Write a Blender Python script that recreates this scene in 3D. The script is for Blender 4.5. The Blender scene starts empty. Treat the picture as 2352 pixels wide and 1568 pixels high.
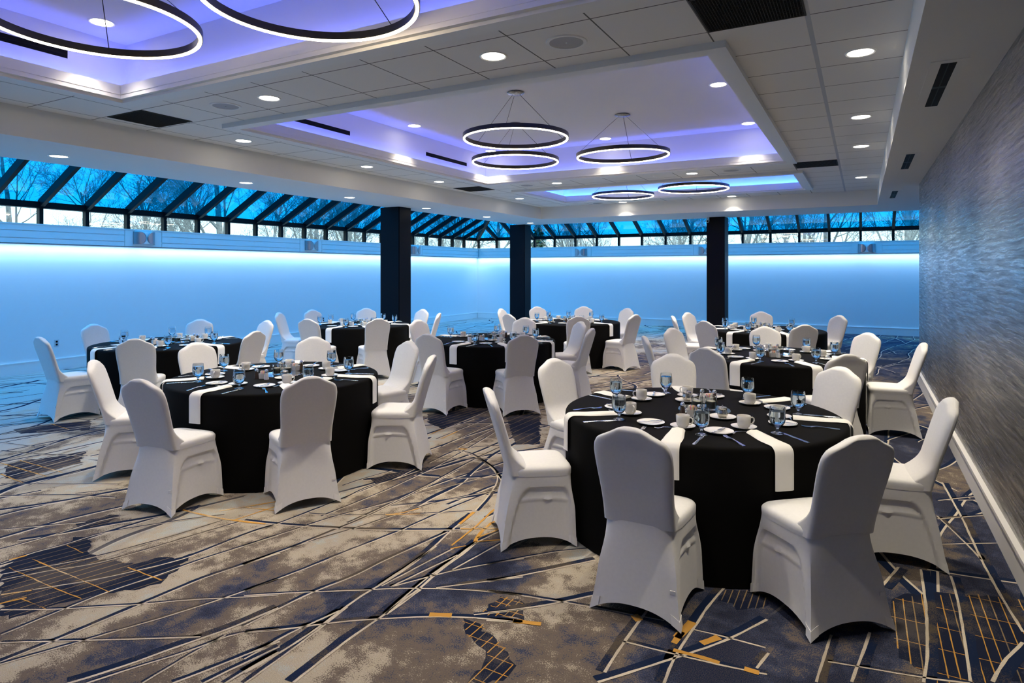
import bpy, bmesh, math, random
from mathutils import Vector, Matrix
random.seed(7)
PI = math.pi
D = bpy.data
SC = bpy.context.scene
COL = SC.collection

# ------------------------------------------------------------------ materials
MATS = {}
def new_mat(name):
    m = D.materials.new(name); m.use_nodes = True
    nt = m.node_tree; nt.nodes.clear()
    out = nt.nodes.new('ShaderNodeOutputMaterial')
    MATS[name] = m
    return m, nt, out
def pbsdf(nt, out, col=(.8, .8, .8), rough=.5, metal=0., spec=.5, **kw):
    b = nt.nodes.new('ShaderNodeBsdfPrincipled')
    b.inputs['Base Color'].default_value = (*col, 1)
    b.inputs['Roughness'].default_value = rough
    b.inputs['Metallic'].default_value = metal
    b.inputs['Specular IOR Level'].default_value = spec
    for k, v in kw.items(): b.inputs[k.replace('_', ' ')].default_value = v
    nt.links.new(b.outputs[0], out.inputs[0])
    return b
def simple(name, col, rough=.5, metal=0., spec=.5, noise=0., nscale=30., bump=0., bscale=200., bdist=.001, **kw):
    m, nt, out = new_mat(name)
    b = pbsdf(nt, out, col, rough, metal, spec, **kw)
    if noise or bump:
        tc = nt.nodes.new('ShaderNodeTexCoord')
    if noise:
        n = nt.nodes.new('ShaderNodeTexNoise'); n.inputs['Scale'].default_value = nscale; n.inputs['Detail'].default_value = 3
        nt.links.new(tc.outputs['Object'], n.inputs['Vector'])
        r = nt.nodes.new('ShaderNodeValToRGB')
        r.color_ramp.elements[0].position = .3; r.color_ramp.elements[1].position = .7
        r.color_ramp.elements[0].color = (*[c*(1-noise) for c in col], 1)
        r.color_ramp.elements[1].color = (*[min(1, c*(1+noise)) for c in col], 1)
        nt.links.new(n.outputs['Fac'], r.inputs[0]); nt.links.new(r.outputs[0], b.inputs['Base Color'])
    if bump:
        n = nt.nodes.new('ShaderNodeTexNoise'); n.inputs['Scale'].default_value = bscale; n.inputs['Detail'].default_value = 2
        nt.links.new(tc.outputs['Object'], n.inputs['Vector'])
        bp = nt.nodes.new('ShaderNodeBump'); bp.inputs['Strength'].default_value = bump; bp.inputs['Distance'].default_value = bdist
        nt.links.new(n.outputs['Fac'], bp.inputs['Height']); nt.links.new(bp.outputs[0], b.inputs['Normal'])
    return m
def emit(name, col, strength):
    m, nt, out = new_mat(name)
    e = nt.nodes.new('ShaderNodeEmission'); e.inputs[0].default_value = (*col, 1); e.inputs[1].default_value = strength
    nt.links.new(e.outputs[0], out.inputs[0])
    return m
def tinted(name, col, gloss=.06):
    m, nt, out = new_mat(name)
    t = nt.nodes.new('ShaderNodeBsdfTransparent'); t.inputs[0].default_value = (*col, 1)
    g = nt.nodes.new('ShaderNodeBsdfGlossy'); g.inputs['Roughness'].default_value = .02
    mx = nt.nodes.new('ShaderNodeMixShader'); mx.inputs[0].default_value = gloss
    nt.links.new(t.outputs[0], mx.inputs[1]); nt.links.new(g.outputs[0], mx.inputs[2]); nt.links.new(mx.outputs[0], out.inputs[0])
    return m

class NB:
    """tiny node builder"""
    def __init__(s, nt): s.nt = nt
    def n(s, t, **kw):
        x = s.nt.nodes.new(t)
        for k, v in kw.items(): setattr(x, k, v)
        return x
    def put(s, sock, v):
        if hasattr(v, 'is_linked') or isinstance(v, bpy.types.NodeSocket): s.nt.links.new(v, sock)
        else: sock.default_value = v
    def math(s, op, a, b=0., c=None, clamp=False):
        x = s.n('ShaderNodeMath', operation=op); x.use_clamp = clamp
        s.put(x.inputs[0], a); s.put(x.inputs[1], b)
        if c is not None: s.put(x.inputs[2], c)
        return x.outputs[0]
    def noise(s, vec, scale, detail=3., rough=.5, dist=0.):
        x = s.n('ShaderNodeTexNoise')
        s.put(x.inputs['Vector'], vec); x.inputs['Scale'].default_value = scale; x.inputs['Detail'].default_value = detail
        x.inputs['Roughness'].default_value = rough; x.inputs['Distortion'].default_value = dist
        return x.outputs['Fac']
    def mapping(s, vec, rot=0., scale=(1, 1, 1), loc=(0, 0, 0)):
        x = s.n('ShaderNodeMapping'); s.put(x.inputs[0], vec)
        x.inputs['Rotation'].default_value = (0, 0, rot); x.inputs['Scale'].default_value = scale; x.inputs['Location'].default_value = loc
        return x.outputs[0]
    def ramp(s, f, els, interp='LINEAR'):
        x = s.n('ShaderNodeValToRGB'); x.color_ramp.interpolation = interp
        e = x.color_ramp.elements
        while len(e) < len(els): e.new(.5)
        for i, (p, c) in enumerate(els):
            e[i].position = p; e[i].color = (*c, 1) if len(c) == 3 else c
        s.put(x.inputs[0], f)
        return x.outputs[0]
    def mix(s, f, a, b):
        x = s.n('ShaderNodeMix', data_type='RGBA')
        s.put(x.inputs[0], f)
        for i, v in ((6, a), (7, b)):
            if isinstance(v, tuple): v = (*v, 1) if len(v) == 3 else v
            s.put(x.inputs[i], v)
        return x.outputs[2]
    def step(s, v, lo, hi):
        x = s.n('ShaderNodeMapRange'); x.interpolation_type = 'SMOOTHSTEP'
        s.put(x.inputs[0], v); x.inputs[1].default_value = lo; x.inputs[2].default_value = hi
        return x.outputs[0]

# ------------------------------------------------------------------ meshes
class MB:
    """collects verts / faces of one mesh"""
    def __init__(s): s.v = []; s.f = []; s.mi = []
    def add(s, vs, fs, mi=0):
        b = len(s.v); s.v += [tuple(p) for p in vs]; s.f += [tuple(i+b for i in f) for f in fs]; s.mi += [mi]*len(fs)
        return s
    def box(s, x0, x1, y0, y1, z0, z1, mi=0):
        vs = [(x, y, z) for z in (z0, z1) for y in (y0, y1) for x in (x0, x1)]
        return s.add(vs, [(0, 2, 3, 1), (4, 5, 7, 6), (0, 1, 5, 4), (2, 6, 7, 3), (0, 4, 6, 2), (1, 3, 7, 5)], mi)
    def bar(s, p, q, w, h, up=(0, 0, 1), mi=0):
        p = Vector(p); q = Vector(q); d = (q-p).normalized(); u = Vector(up); r = d.cross(u)
        r.normalize(); u = r.cross(d).normalized()
        vs = []
        for c in (p, q):
            for a, b in ((-1, -1), (1, -1), (1, 1), (-1, 1)): vs.append(c+r*(a*w/2)+u*(b*h/2))
        return s.add(vs, [(3, 2, 1, 0), (4, 5, 6, 7), (0, 1, 5, 4), (1, 2, 6, 5), (2, 3, 7, 6), (3, 0, 4, 7)], mi)
    def lathe(s, prof, n=32, mi=0, cx=0, cy=0, ripple=None):
        """profile [(r, z)], open; r = 0 closes"""
        b = []
        vs = []; fs = []
        for r, z in prof:
            if r <= 1e-6: b.append((len(vs), 1)); vs.append((cx, cy, z))
            else:
                b.append((len(vs), n))
                for k in range(n):
                    a = 2*PI*k/n; rr = r
                    if ripple: rr = ripple(r, z, a)
                    vs.append((cx+rr*math.cos(a), cy+rr*math.sin(a), z))
        for (i0, n0), (i1, n1) in zip(b, b[1:]):
            for k in range(n):
                k2 = (k+1) % n
                if n0 == 1 and n1 == 1: continue
                if n0 == 1: fs.append((i0, i1+k2, i1+k))
                elif n1 == 1: fs.append((i0+k, i0+k2, i1))
                else: fs.append((i0+k, i0+k2, i1+k2, i1+k))
        return s.add(vs, fs, mi)
    def tube(s, pts, rad, n=6, mi=0, cap=True):
        pts = [Vector(p) for p in pts]
        if not isinstance(rad, (list, tuple)): rad = [rad]*len(pts)
        vs = []; fs = []
        ref = None
        for i, p in enumerate(pts):
            d = (pts[min(i+1, len(pts)-1)]-pts[max(i-1, 0)]).normalized()
            if ref is None:
                ref = Vector((0, 0, 1)) if abs(d.z) < .9 else Vector((1, 0, 0))
            r = d.cross(ref)
            if r.length < 1e-4: r = d.orthogonal()
            r.normalize(); u = r.cross(d).normalized(); ref = u
            for k in range(n):
                a = 2*PI*k/n
                vs.append(p+(r*math.cos(a)+u*math.sin(a))*rad[i])
        for i in range(len(pts)-1):
            for k in range(n):
                k2 = (k+1) % n
                fs.append((i*n+k, i*n+k2, (i+1)*n+k2, (i+1)*n+k))
        if cap: fs.append(tuple(range(n-1, -1, -1))); fs.append(tuple((len(pts)-1)*n+k for k in range(n)))
        return s.add(vs, fs, mi)
    def grid(s, rows, close=False, mi=0):
        m = len(rows[0]); vs = [p for r in rows for p in r]; fs = []
        for j in range(len(rows)-1):
            for i in range(m if close else m-1):
                i2 = (i+1) % m
                fs.append((j*m+i, j*m+i2, (j+1)*m+i2, (j+1)*m+i))
        return s.add(vs, fs, mi)
    def mesh(s, name, mats, smooth=True, angle=40, fix=True):
        me = D.meshes.new(name); me.from_pydata([tuple(v) for v in s.v], [], s.f)
        for m in (mats if isinstance(mats, (list, tuple)) else [mats]): me.materials.append(MATS[m])
        for p, mi in zip(me.polygons, s.mi): p.material_index = mi
        if fix:
            bm = bmesh.new(); bm.from_mesh(me); bmesh.ops.recalc_face_normals(bm, faces=bm.faces[:]); bm.to_mesh(me); bm.free()
        if smooth:
            for p in me.polygons: p.use_smooth = True
            me.set_sharp_from_angle(angle=math.radians(angle))
        me.update()
        return me

def obj(name, me, parent=None, loc=(0, 0, 0), rz=0., rot=None):
    o = D.objects.new(name, me); COL.objects.link(o)
    o.location = loc; o.rotation_euler = rot if rot else (0, 0, rz)
    if parent: o.parent = parent
    return o
def tag(o, label, cat, group=None, kind=None):
    o['label'] = label; o['category'] = cat
    if group: o['group'] = group
    if kind: o['kind'] = kind
    return o
def thing(name, label, cat, loc=(0, 0, 0), rz=0., group=None, rot=None):
    return tag(obj(name, None, None, loc, rz, rot), label, cat, group)
def struct(name, me, parent=None, loc=(0, 0, 0)):
    o = obj(name, me, parent, loc)
    if parent is None: o['kind'] = 'structure'
    return o
def assemble(name, parts, label, cat, loc, rz=0., group=None, rot=None):
    """an Empty with one child per (part name, shared mesh [, sub parts])"""
    t = thing(name, label, cat, loc, rz, group, rot)
    for p in parts:
        c = obj(p[0], p[1], t)
        if len(p) > 2:
            for q in p[2]: obj(q[0], q[1], c)
    return t
def sm(x, a, b):
    t = max(0., min(1., (x-a)/(b-a))); return t*t*(3-2*t)
# ------------------------------------------------------------------ levels
P_DOWN = 310.; P_COVE = 12.; P_WALL = 32.; C_WALL = (.33, .62, 1.)
SKY = 2.6; SKY_TOP = 2.2; EXPO = .12
LINES=[([(-3.28,1.36),(-3.25,1.54),(-3.22,1.9),(-3.21,2.01),(-3.19,2.27),(-3.07,2.69)],0.035),
([(-3.26,1.35),(-3.13,1.63),(-3.05,1.81),(-3,1.91),(-2.9,2.18),(-2.82,2.46)],0.02),
([(-3.45,1.43),(-3.27,1.54),(-3.09,1.65),(-2.88,1.78),(-2.69,1.9)],0.018),
([(-3.52,1.46),(-3.51,1.72),(-3.5,1.93),(-3.44,2.17),(-3.4,2.42),(-3.28,2.86)],0.025),
([(-3.78,1.57),(-3.5,1.73),(-3.4,1.81),(-3.21,1.94),(-3.09,2.05),(-2.92,2.17),(-2.68,2.34)],0.018),
([(-2.87,1.42),(-2.78,1.59),(-2.75,1.7),(-2.68,1.89),(-2.64,1.97),(-2.61,2.11),(-2.58,2.25)],0.06),
([(-2.8,1.46),(-2.73,1.62),(-2.61,1.85),(-2.6,1.98),(-2.42,2.12)],0.018),
([(-2.6,1.57),(-2.61,1.84),(-2.6,1.96)],0.018),
([(-2.49,1.63),(-2.42,1.81),(-2.38,1.95),(-2.34,2.05)],0.03),
([(-2.38,1.69),(-2.36,1.8),(-2.31,2.02)],0.03),
([(-2.3,1.73),(-2.3,1.86),(-2.28,1.99)],0.03),
([(-4.37,1.81),(-4.38,1.99),(-4.32,2.13),(-4.33,2.31),(-4.21,2.5),(-3.97,2.83),(-3.88,2.92)],0.02),
([(-4.22,1.75),(-4.05,2.01),(-3.98,2.12),(-3.85,2.55),(-3.8,2.85)],0.02),
([(-4.14,1.72),(-4.04,1.9),(-3.89,2.07),(-3.81,2.34),(-3.72,2.74),(-3.68,2.9)],0.02),
([(-4.6,1.9),(-4.56,2.07),(-4.54,2.37),(-4.53,2.51),(-4.48,2.56)],0.02),
([(-4.94,2.05),(-4.78,2.21),(-4.59,2.39)],0.02),
([(-3.87,1.75),(-3.69,1.97),(-3.6,2.14),(-3.5,2.35),(-3.47,2.86),(-3.42,2.99)],0.03),
([(-6.01,2.49),(-5.17,2.93)],0.02),
([(-5.68,2.35),(-5.23,2.63),(-4.88,2.75)],0.025),
([(-5.24,2.65),(-5.06,2.87)],0.02),
([(-2.87,2.28),(-2.78,2.61),(-2.74,2.85),(-2.64,3.29),(-2.61,3.53),(-2.58,3.75),(-2.49,4.21)],0.025),
([(-2.59,2.05),(-2.55,2.44),(-2.47,2.7),(-2.46,2.88),(-2.36,3.43)],0.03),
([(-2.83,2.25),(-2.58,2.43),(-2.31,2.6),(-2.21,2.68),(-1.94,2.82),(-1.74,2.9),(-1.56,2.95)],0.018),
([(-3.34,2.65),(-3.25,3.01),(-3.2,3.24),(-3.1,3.49),(-3.01,3.74)],0.02),
([(-3.13,2.48),(-3.09,2.67),(-3.06,2.78),(-3.02,3.1),(-2.99,3.36),(-2.99,3.7),(-2.99,3.97),(-3.01,4.53)],0.03),
([(-3.47,2.76),(-3.43,2.99),(-3.4,3.33),(-3.38,3.59),(-3.36,3.94),(-3.29,4.37)],0.025),
([(-3.07,2.77),(-2.97,3.06),(-2.92,3.19),(-2.86,3.42),(-2.74,3.81),(-2.5,4.23),(-2.44,4.34)],0.02),
([(-3.39,3.22),(-3.25,3.27),(-2.89,3.46),(-2.7,3.59),(-2.41,3.81)],0.018),
([(-3.68,2.92),(-3.51,2.96),(-3.29,3.03),(-3.02,3.13),(-2.77,3.24),(-2.38,3.45),(-2.31,3.5)],0.04),
([(-2.54,2.02),(-2.35,2.17),(-2.25,2.28),(-2.09,2.4),(-1.87,2.55),(-1.67,2.65),(-1.49,2.71),(-1.44,2.72)],0.035),
([(-2.06,1.87),(-2.07,2.03),(-2.08,2.24),(-2.07,2.42),(-2.08,2.65),(-2.07,2.75),(-2.1,2.91),(-2.1,3.06),(-2.1,3.26),(-2.12,3.41)],0.06),
([(-2.29,1.82),(-2.27,1.99),(-2.27,2.2),(-2.29,2.43),(-2.3,2.59),(-2.28,2.67),(-2.28,2.96),(-2.31,3.21),(-2.36,3.47),(-2.38,3.77)],0.05),
([(-2.23,1.77),(-2.24,1.99),(-2.26,2.25),(-2.28,2.42)],0.03),
([(-2.37,1.88),(-2.35,2.17),(-2.32,2.23),(-2.29,2.38)],0.03),
([(-2.27,2.67),(-2.23,2.97),(-2.19,3.25)],0.02),
([(-2.22,2.69),(-2.12,3.18)],0.02),
([(-2.29,2.67),(-2.29,3.05),(-2.3,3.22)],0.02),
([(-2.11,2.91),(-2.11,3.15),(-2.12,3.36),(-2.06,3.65)],0.03),
([(-2.04,3.01),(-1.97,3.49)],0.02),
([(-2.22,2.69),(-2.13,2.84),(-2.05,2.98),(-1.9,3.17),(-1.75,3.33)],0.025),
([(-2,2.8),(-1.85,2.94),(-1.65,3.13)],0.03),
([(-2.07,2.46),(-2.1,2.72),(-2.11,2.9)],0.025),
([(-2.06,2.46),(-2.06,2.74)],0.02),
([(-1.68,2.67),(-1.49,2.83)],0.02),
([(-3.37,4.98),(-3.25,5.04),(-3.05,4.92),(-2.85,4.78),(-2.69,4.63),(-2.54,4.47),(-2.44,4.33)],0.03),
([(-3.3,5.02),(-3.02,4.9),(-2.78,4.73),(-2.64,4.58),(-2.55,4.42),(-2.49,4.23),(-2.43,4.02),(-2.39,3.83)],0.03),
([(-3.27,3.23),(-3.24,3.57),(-3.22,3.86),(-3.22,4.43),(-3.27,4.97),(-3.37,5.76)],0.02),
([(-3.03,3.23),(-3.01,3.51),(-3.01,3.74),(-3.01,4.14),(-3.04,4.67),(-3.05,4.95),(-3.04,5.34)],0.025),
([(-3.38,3.56),(-3.4,3.88),(-3.33,4.06),(-3.35,4.38)],0.02),
([(-3.79,3.98),(-3.71,4.23)],0.018),
([(-3.59,3.77),(-3.55,4.02),(-3.49,4.25)],0.018),
([(-2.99,3.85),(-2.87,4.1),(-2.67,4.6),(-2.64,4.72)],0.015),
([(-3.34,4.57),(-3.36,4.95),(-3.29,5.17),(-3.06,5.37)],0.03),
([(-3.4,4.69),(-2.91,4.96),(-2.83,5.04)],0.012),
([(-3.91,5.42),(-3.96,6.63)],0.02),
([(-3.75,5.26),(-3.76,6.41)],0.02),
([(-3.55,5.06),(-3.59,6.14)],0.02),
([(-3.39,5.11),(-3.46,5.97)],0.02),
([(-1.9,3.16),(-1.76,3.34),(-1.6,3.53),(-1.43,3.66),(-1.21,3.88)],0.02),
([(-1.79,2.99),(-1.61,3.21),(-1.47,3.39),(-1.37,3.52)],0.05),
([(-1.74,2.9),(-1.52,2.96),(-1.39,2.98),(-1.27,3.01),(-1.18,3.02),(-0.84,3.07)],0.025),
([(-1.63,2.72),(-1.47,2.86),(-1.34,3),(-1.25,3.11),(-1.14,3.25)],0.05),
([(-1.6,2.66),(-1.47,2.71)],0.03),
([(-0.96,2.48),(-0.86,2.61),(-0.76,2.75),(-0.69,2.84),(-0.55,3.04),(-0.47,3.2),(-0.41,3.32)],0.05),
([(-0.96,2.55),(-0.96,2.78),(-0.95,3.03),(-0.94,3.24)],0.05),
([(-0.72,2.6),(-0.73,2.8),(-0.71,3.02),(-0.69,3.3),(-0.65,3.55)],0.05),
([(-0.96,2.81),(-0.78,2.82),(-0.67,2.83),(-0.54,2.84),(-0.42,2.86),(-0.35,2.87)],0.03),
([(-0.72,3.06),(-0.59,3.07),(-0.38,3.07)],0.012),
([(-0.4,2.89),(-0.37,3.03)],0.04),
([(0.3,4.29),(0.29,3.81),(0.26,3.34),(0.23,3.12)],0.05),
([(0.44,4.28),(0.44,3.98),(0.42,3.57),(0.4,3.22)],0.05),
([(0.57,6.13),(0.61,5.27),(0.62,4.61),(0.64,4.16),(0.67,3.78)],0.05),
([(0.65,3.67),(0.54,3.44),(0.48,3.26)],0.06),
([(0.46,5.28),(0.56,4.89),(0.62,4.61)],0.03),
([(0.49,5.64),(0.75,5.88)],0.03),
([(0.45,5.22),(0.75,5.46)],0.03),
([(0.41,4.74),(0.74,4.94)],0.015),
([(-0.12,3.32),(-0.16,2.91)],0.04),
([(0.04,3.43),(-0.03,2.98)],0.05),
([(-0.13,3.09),(0.05,3.13),(0.23,3.16),(0.39,3.21)],0.02),
([(0.19,4.26),(0.1,3.96)],0.06),
([(-7.1,2.94),(-6.61,3.07),(-6.21,3.24)],0.03),
([(-7.38,3.1),(-7,3.16),(-6.9,3.27)],0.02),
([(-6.43,2.66),(-6.54,3.44)],0.015),
([(-6.29,2.61),(-6.37,3.34)],0.02),
([(-6.16,2.55),(-6.25,3.25)],0.02),
([(-6.72,2.78),(-6.79,3.57)],0.02),
([(-6.57,2.72),(-6.61,3.07)],0.015),
([(-5.89,2.58),(-5.98,3.09)],0.02),
([(-5.76,2.58),(-5.81,2.98)],0.02),
([(-6.9,2.86),(-6.99,3.69)],0.02),
([(-7.81,3.24),(-7.87,3.66),(-7.63,4.02)],0.02),
([(-7.58,3.14),(-7.34,3.88)],0.02),
([(-7.62,3.48),(-7.41,3.91)],0.03),
([(-9.38,3.88),(-9.51,4.42)],0.03),
([(-8.73,3.62),(-8.63,3.88)],0.02),
([(-8.29,3.43),(-8.3,3.73)],0.02)]
GOLD=[([(-4.22,2.84),(-4.03,2.85),(-3.81,2.87),(-3.67,2.9),(-3.5,2.95)],0.03),
([(-4.28,1.93),(-3.72,1.93),(-3.48,1.93)],0.008),
([(-4.27,1.81),(-3.79,1.81),(-3.54,1.82)],0.008),
([(-3.8,1.67),(-3.59,1.68)],0.008),
([(-4.3,2.13),(-4.1,2.12)],0.008),
([(-3.68,2.14),(-3.36,2.14)],0.008),
([(-4.38,1.86),(-4.36,1.94)],0.025),
([(-3.95,1.64),(-3.86,1.74)],0.02),
([(-3.85,1.59),(-3.8,1.69)],0.02),
([(-3.97,2.95),(-3.76,3.28)],0.02),
([(-3.74,2.89),(-3.69,3.23)],0.02),
([(-3.9,3.08),(-3.61,3.15)],0.015),
([(-1.87,2.56),(-1.77,2.61)],0.05),
([(-1.48,2.71),(-1.44,2.73)],0.04),
([(-2.31,3.51),(-2.09,3.63)],0.02),
([(-2.36,3.57),(-2.39,3.8)],0.035),
([(-2.22,3.27),(-2.24,3.56),(-2.29,3.91)],0.02),
([(-2.12,3.38),(-2.18,3.56),(-2.18,3.74)],0.03),
([(-2.14,3.44),(-2.08,3.64)],0.02),
([(-2.2,3.23),(-2.14,3.31)],0.02),
([(-2.13,3.38),(-1.98,3.5)],0.015),
([(-2.89,3.46),(-2.7,3.59)],0.015),
([(-2.9,3.46),(-2.81,3.53),(-2.77,3.67)],0.02),
([(-3.92,5.41),(-3.93,5.62)],0.02),
([(-3.71,5.28),(-3.74,5.64)],0.02),
([(-3.36,5.07),(-3.28,5.1)],0.05),
([(-1.48,2.71),(-1.35,2.75)],0.04),
([(-0.98,3.01),(-0.95,3.04)],0.08),
([(-0.75,2.95),(-0.72,3.12)],0.06),
([(-0.75,2.9),(-0.74,3.01)],0.04),
([(-0.64,2.96),(-0.58,3.05)],0.05),
([(-0.74,2.85),(-0.68,2.86),(-0.62,2.85),(-0.54,2.85)],0.035),
([(-0.44,2.86),(-0.38,2.86)],0.05),
([(-6.59,2.88),(-5.88,2.88)],0.012),
([(-6.66,2.76),(-5.89,2.76)],0.012),
([(-6.29,2.61),(-5.88,2.59)],0.012),
([(-7.87,3.73),(-7.41,3.69)],0.01)]
HATCH=[([(-4.31,1.79),(-4.36,1.96),(-4.32,2.13),(-4.39,2.23),(-4.22,2.25),(-4.08,2.13),(-3.9,2.13),(-3.69,2.19),(-3.66,2.28),(-3.53,2.37),(-3.5,2.47),(-3.44,2.31),(-3.35,2.13),(-3.36,2.04),(-3.47,1.93),(-3.54,1.85),(-3.59,1.69),(-3.63,1.55),(-3.75,1.55)],[(-3.83,1.58),(-3.57,2.52)],16,'cream'),
([(-4.62,2.33),(-4.61,2.41),(-4.57,2.55),(-4.49,2.57),(-4.44,2.42),(-4.49,2.34),(-4.56,2.31)],[(-4.57,2.3),(-4.49,2.57)],4,'cream'),
([(-3.49,3.98),(-3.47,4.15),(-3.39,4.31),(-3.27,4.5),(-3.23,4.39),(-3.27,4.19),(-3.32,4.05),(-3.37,3.92)],[(-3.42,3.92),(-3.33,4.48)],7,'cream'),
([(-3.63,6.48),(-3.35,6.8),(-2.76,5.6),(-2.96,5.46),(-3.25,5.91)],[(-3.08,5.59),(-3.07,6.23)],9,'cream'),
([(-4.49,6.12),(-4.28,6.52),(-4.1,6.86),(-3.93,6.65),(-3.94,6),(-3.93,5.62),(-4.24,5.79)],[(-4.07,5.55),(-3.98,6.74)],8,'cream'),
([(-1.65,2.74),(-1.65,2.89),(-1.53,2.9),(-1.45,2.76),(-1.67,2.66)],[(-1.65,2.74),(-1.65,2.89)],6,'gold'),
([(-1.71,2.6),(-1.61,2.63),(-1.56,2.58),(-1.39,2.49),(-1.31,2.4),(-1.3,2.28),(-1.43,2.21),(-1.42,2.33),(-1.46,2.43),(-1.6,2.49)],[(-1.36,2.25),(-1.35,2.5)],9,'gold'),
([(-0.65,3.51),(-0.53,3.57),(-0.44,3.56),(-0.42,3.42),(-0.55,3.35),(-0.64,3.4)],[(-0.56,3.34),(-0.56,3.55)],7,'cream'),
([(0.12,3.8),(0.25,3.96),(0.45,4.07),(0.57,4.13),(0.73,4.16),(0.59,3.32),(0.22,3.12),(0.21,3.24),(0.15,3.28),(0.12,3.55)],[(0.35,4),(0.35,3.19)],14,'gold'),
([(-6.57,2.77),(-6.58,2.89),(-6.45,3.06),(-6.4,3.32),(-6.04,3.11),(-6.03,2.86),(-6.01,2.64),(-6.13,2.57)],[(-6.25,2.59),(-6.28,3.28)],8,'cream'),
([(-7.93,3.41),(-7.9,3.64),(-7.62,4.02),(-7.21,3.8),(-7.52,3.5),(-7.65,3.36)],[(-7.78,3.35),(-7.48,3.95)],5,'cream')]
# ------------------------------------------------------------------ material library
simple('ceiling_paint', (.78, .77, .75), .8, spec=.2)
simple('tray_paint', (.80, .80, .82), .8, spec=.2)
simple('white_trim', (.82, .81, .79), .45, spec=.4)
simple('wall_vinyl', (.76, .77, .78), .7, spec=.25, bump=.25, bscale=260, bdist=.001)
simple('black_frame', (.003, .003, .004), .5, spec=.12)
simple('column_black', (.004, .004, .007), .55, spec=.12)
simple('dark_slot', (.004, .004, .004), .7, spec=.1)
simple('chair_fabric', (.775, .765, .75), .62, spec=.25, noise=.02, nscale=60, bump=.12, bscale=500, bdist=.0006, Sheen_Weight=.15)
simple('pocket_fabric', (.85, .835, .82), .55, spec=.3)
simple('black_cloth', (.0032, .003, .003), .85, spec=.08, bump=.2, bscale=700, bdist=.0005)
simple('napkin_cloth', (.86, .84, .79), .8, spec=.15, bump=.15, bscale=600, bdist=.0005)
simple('china', (.84, .82, .77), .18, spec=.5)
simple('steel', (.72, .73, .75), .16, metal=1.)
simple('pewter', (.55, .53, .48), .25, metal=1.)
simple('pepper', (.07, .045, .03), .5)
simple('salt', (.85, .84, .82), .5)
simple('wax', (.90, .86, .72), .5, Subsurface_Weight=.0)
simple('packet_white', (.85, .84, .80), .6)
simple('packet_pink', (.85, .32, .36), .6)
simple('packet_yellow', (.86, .70, .25), .6)
simple('mirror', (.80, .82, .86), .03, metal=1.)
simple('ring_black', (.010, .008, .008), .4, spec=.4)
simple('cable_black', (.03, .03, .035), .5)
simple('canopy_chrome', (.25, .25, .27), .25, metal=1.)
simple('speaker_grille', (.42, .42, .44), .6, spec=.2)
simple('vent_brown', (.030, .024, .020), .7, spec=.2)
simple('plate_grey', (.55, .57, .6), .4)
simple('sconce_metal', (.40, .42, .46), .3, metal=.9)
simple('sconce_white', (.88, .90, .90), .4)
simple('camera_white', (.8, .8, .8), .4)
simple('bark', (.22, .20, .19), .9, spec=.1, noise=.4, nscale=9)
simple('twig', (.20, .185, .175), .9, spec=.1)
simple('conifer', (.02, .04, .022), .9, spec=.1)
emit('lamp_white', (1., .93, .80), 14.)
emit('led_warm', (1., .80, .55), 30.)
tinted('glass_blue', (.055, .50, .80), .05)
tinted('glass_clear', (.86, .97, 1.0), .05)
def real_glass(name, col, ior, rough=0.):
    m, nt, out = new_mat(name)
    g = nt.nodes.new('ShaderNodeBsdfGlass'); g.inputs['Color'].default_value = (*col, 1); g.inputs['IOR'].default_value = ior; g.inputs['Roughness'].default_value = rough
    nt.links.new(g.outputs[0], out.inputs[0])
real_glass('goblet_glass', (.97, .99, 1.), 1.45)
real_glass('water', (.93, .97, 1.), 1.33)

def tile_material():
    m, nt, out = new_mat('ceiling_tile'); b = pbsdf(nt, out, (.70, .69, .67), .85, spec=.15)
    k = NB(nt); tc = k.n('ShaderNodeTexCoord'); s = k.n('ShaderNodeSeparateXYZ'); nt.links.new(tc.outputs['Object'], s.inputs[0])
    def lines(c, off, sp, w):
        t = k.math('MODULO', k.math('ADD', c, 100*sp-off), sp)
        t = k.math('MINIMUM', t, k.math('SUBTRACT', sp, t))
        return k.math('LESS_THAN', t, w), k.math('LESS_THAN', t, w*2.3)
    xd, xb = lines(s.outputs[0], -.30, .61, .0055)
    yd, yb = lines(s.outputs[1], 4.40, .597, .0055)
    dark = k.math('MAXIMUM', xd, yd)
    n = k.noise(tc.outputs['Object'], 90, 3)
    col = k.mix(k.math('MULTIPLY', n, .35), (.84, .83, .81), (.77, .76, .74))
    # the one exposed runner
    run = k.math('LESS_THAN', k.math('ABSOLUTE', k.math('ADD', s.outputs[0], .30)), .016)
    col = k.mix(dark, col, (.16, .155, .15))
    col = k.mix(run, col, (.52, .55, .60))
    nt.links.new(col, b.inputs['Base Color'])
tile_material()

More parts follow.
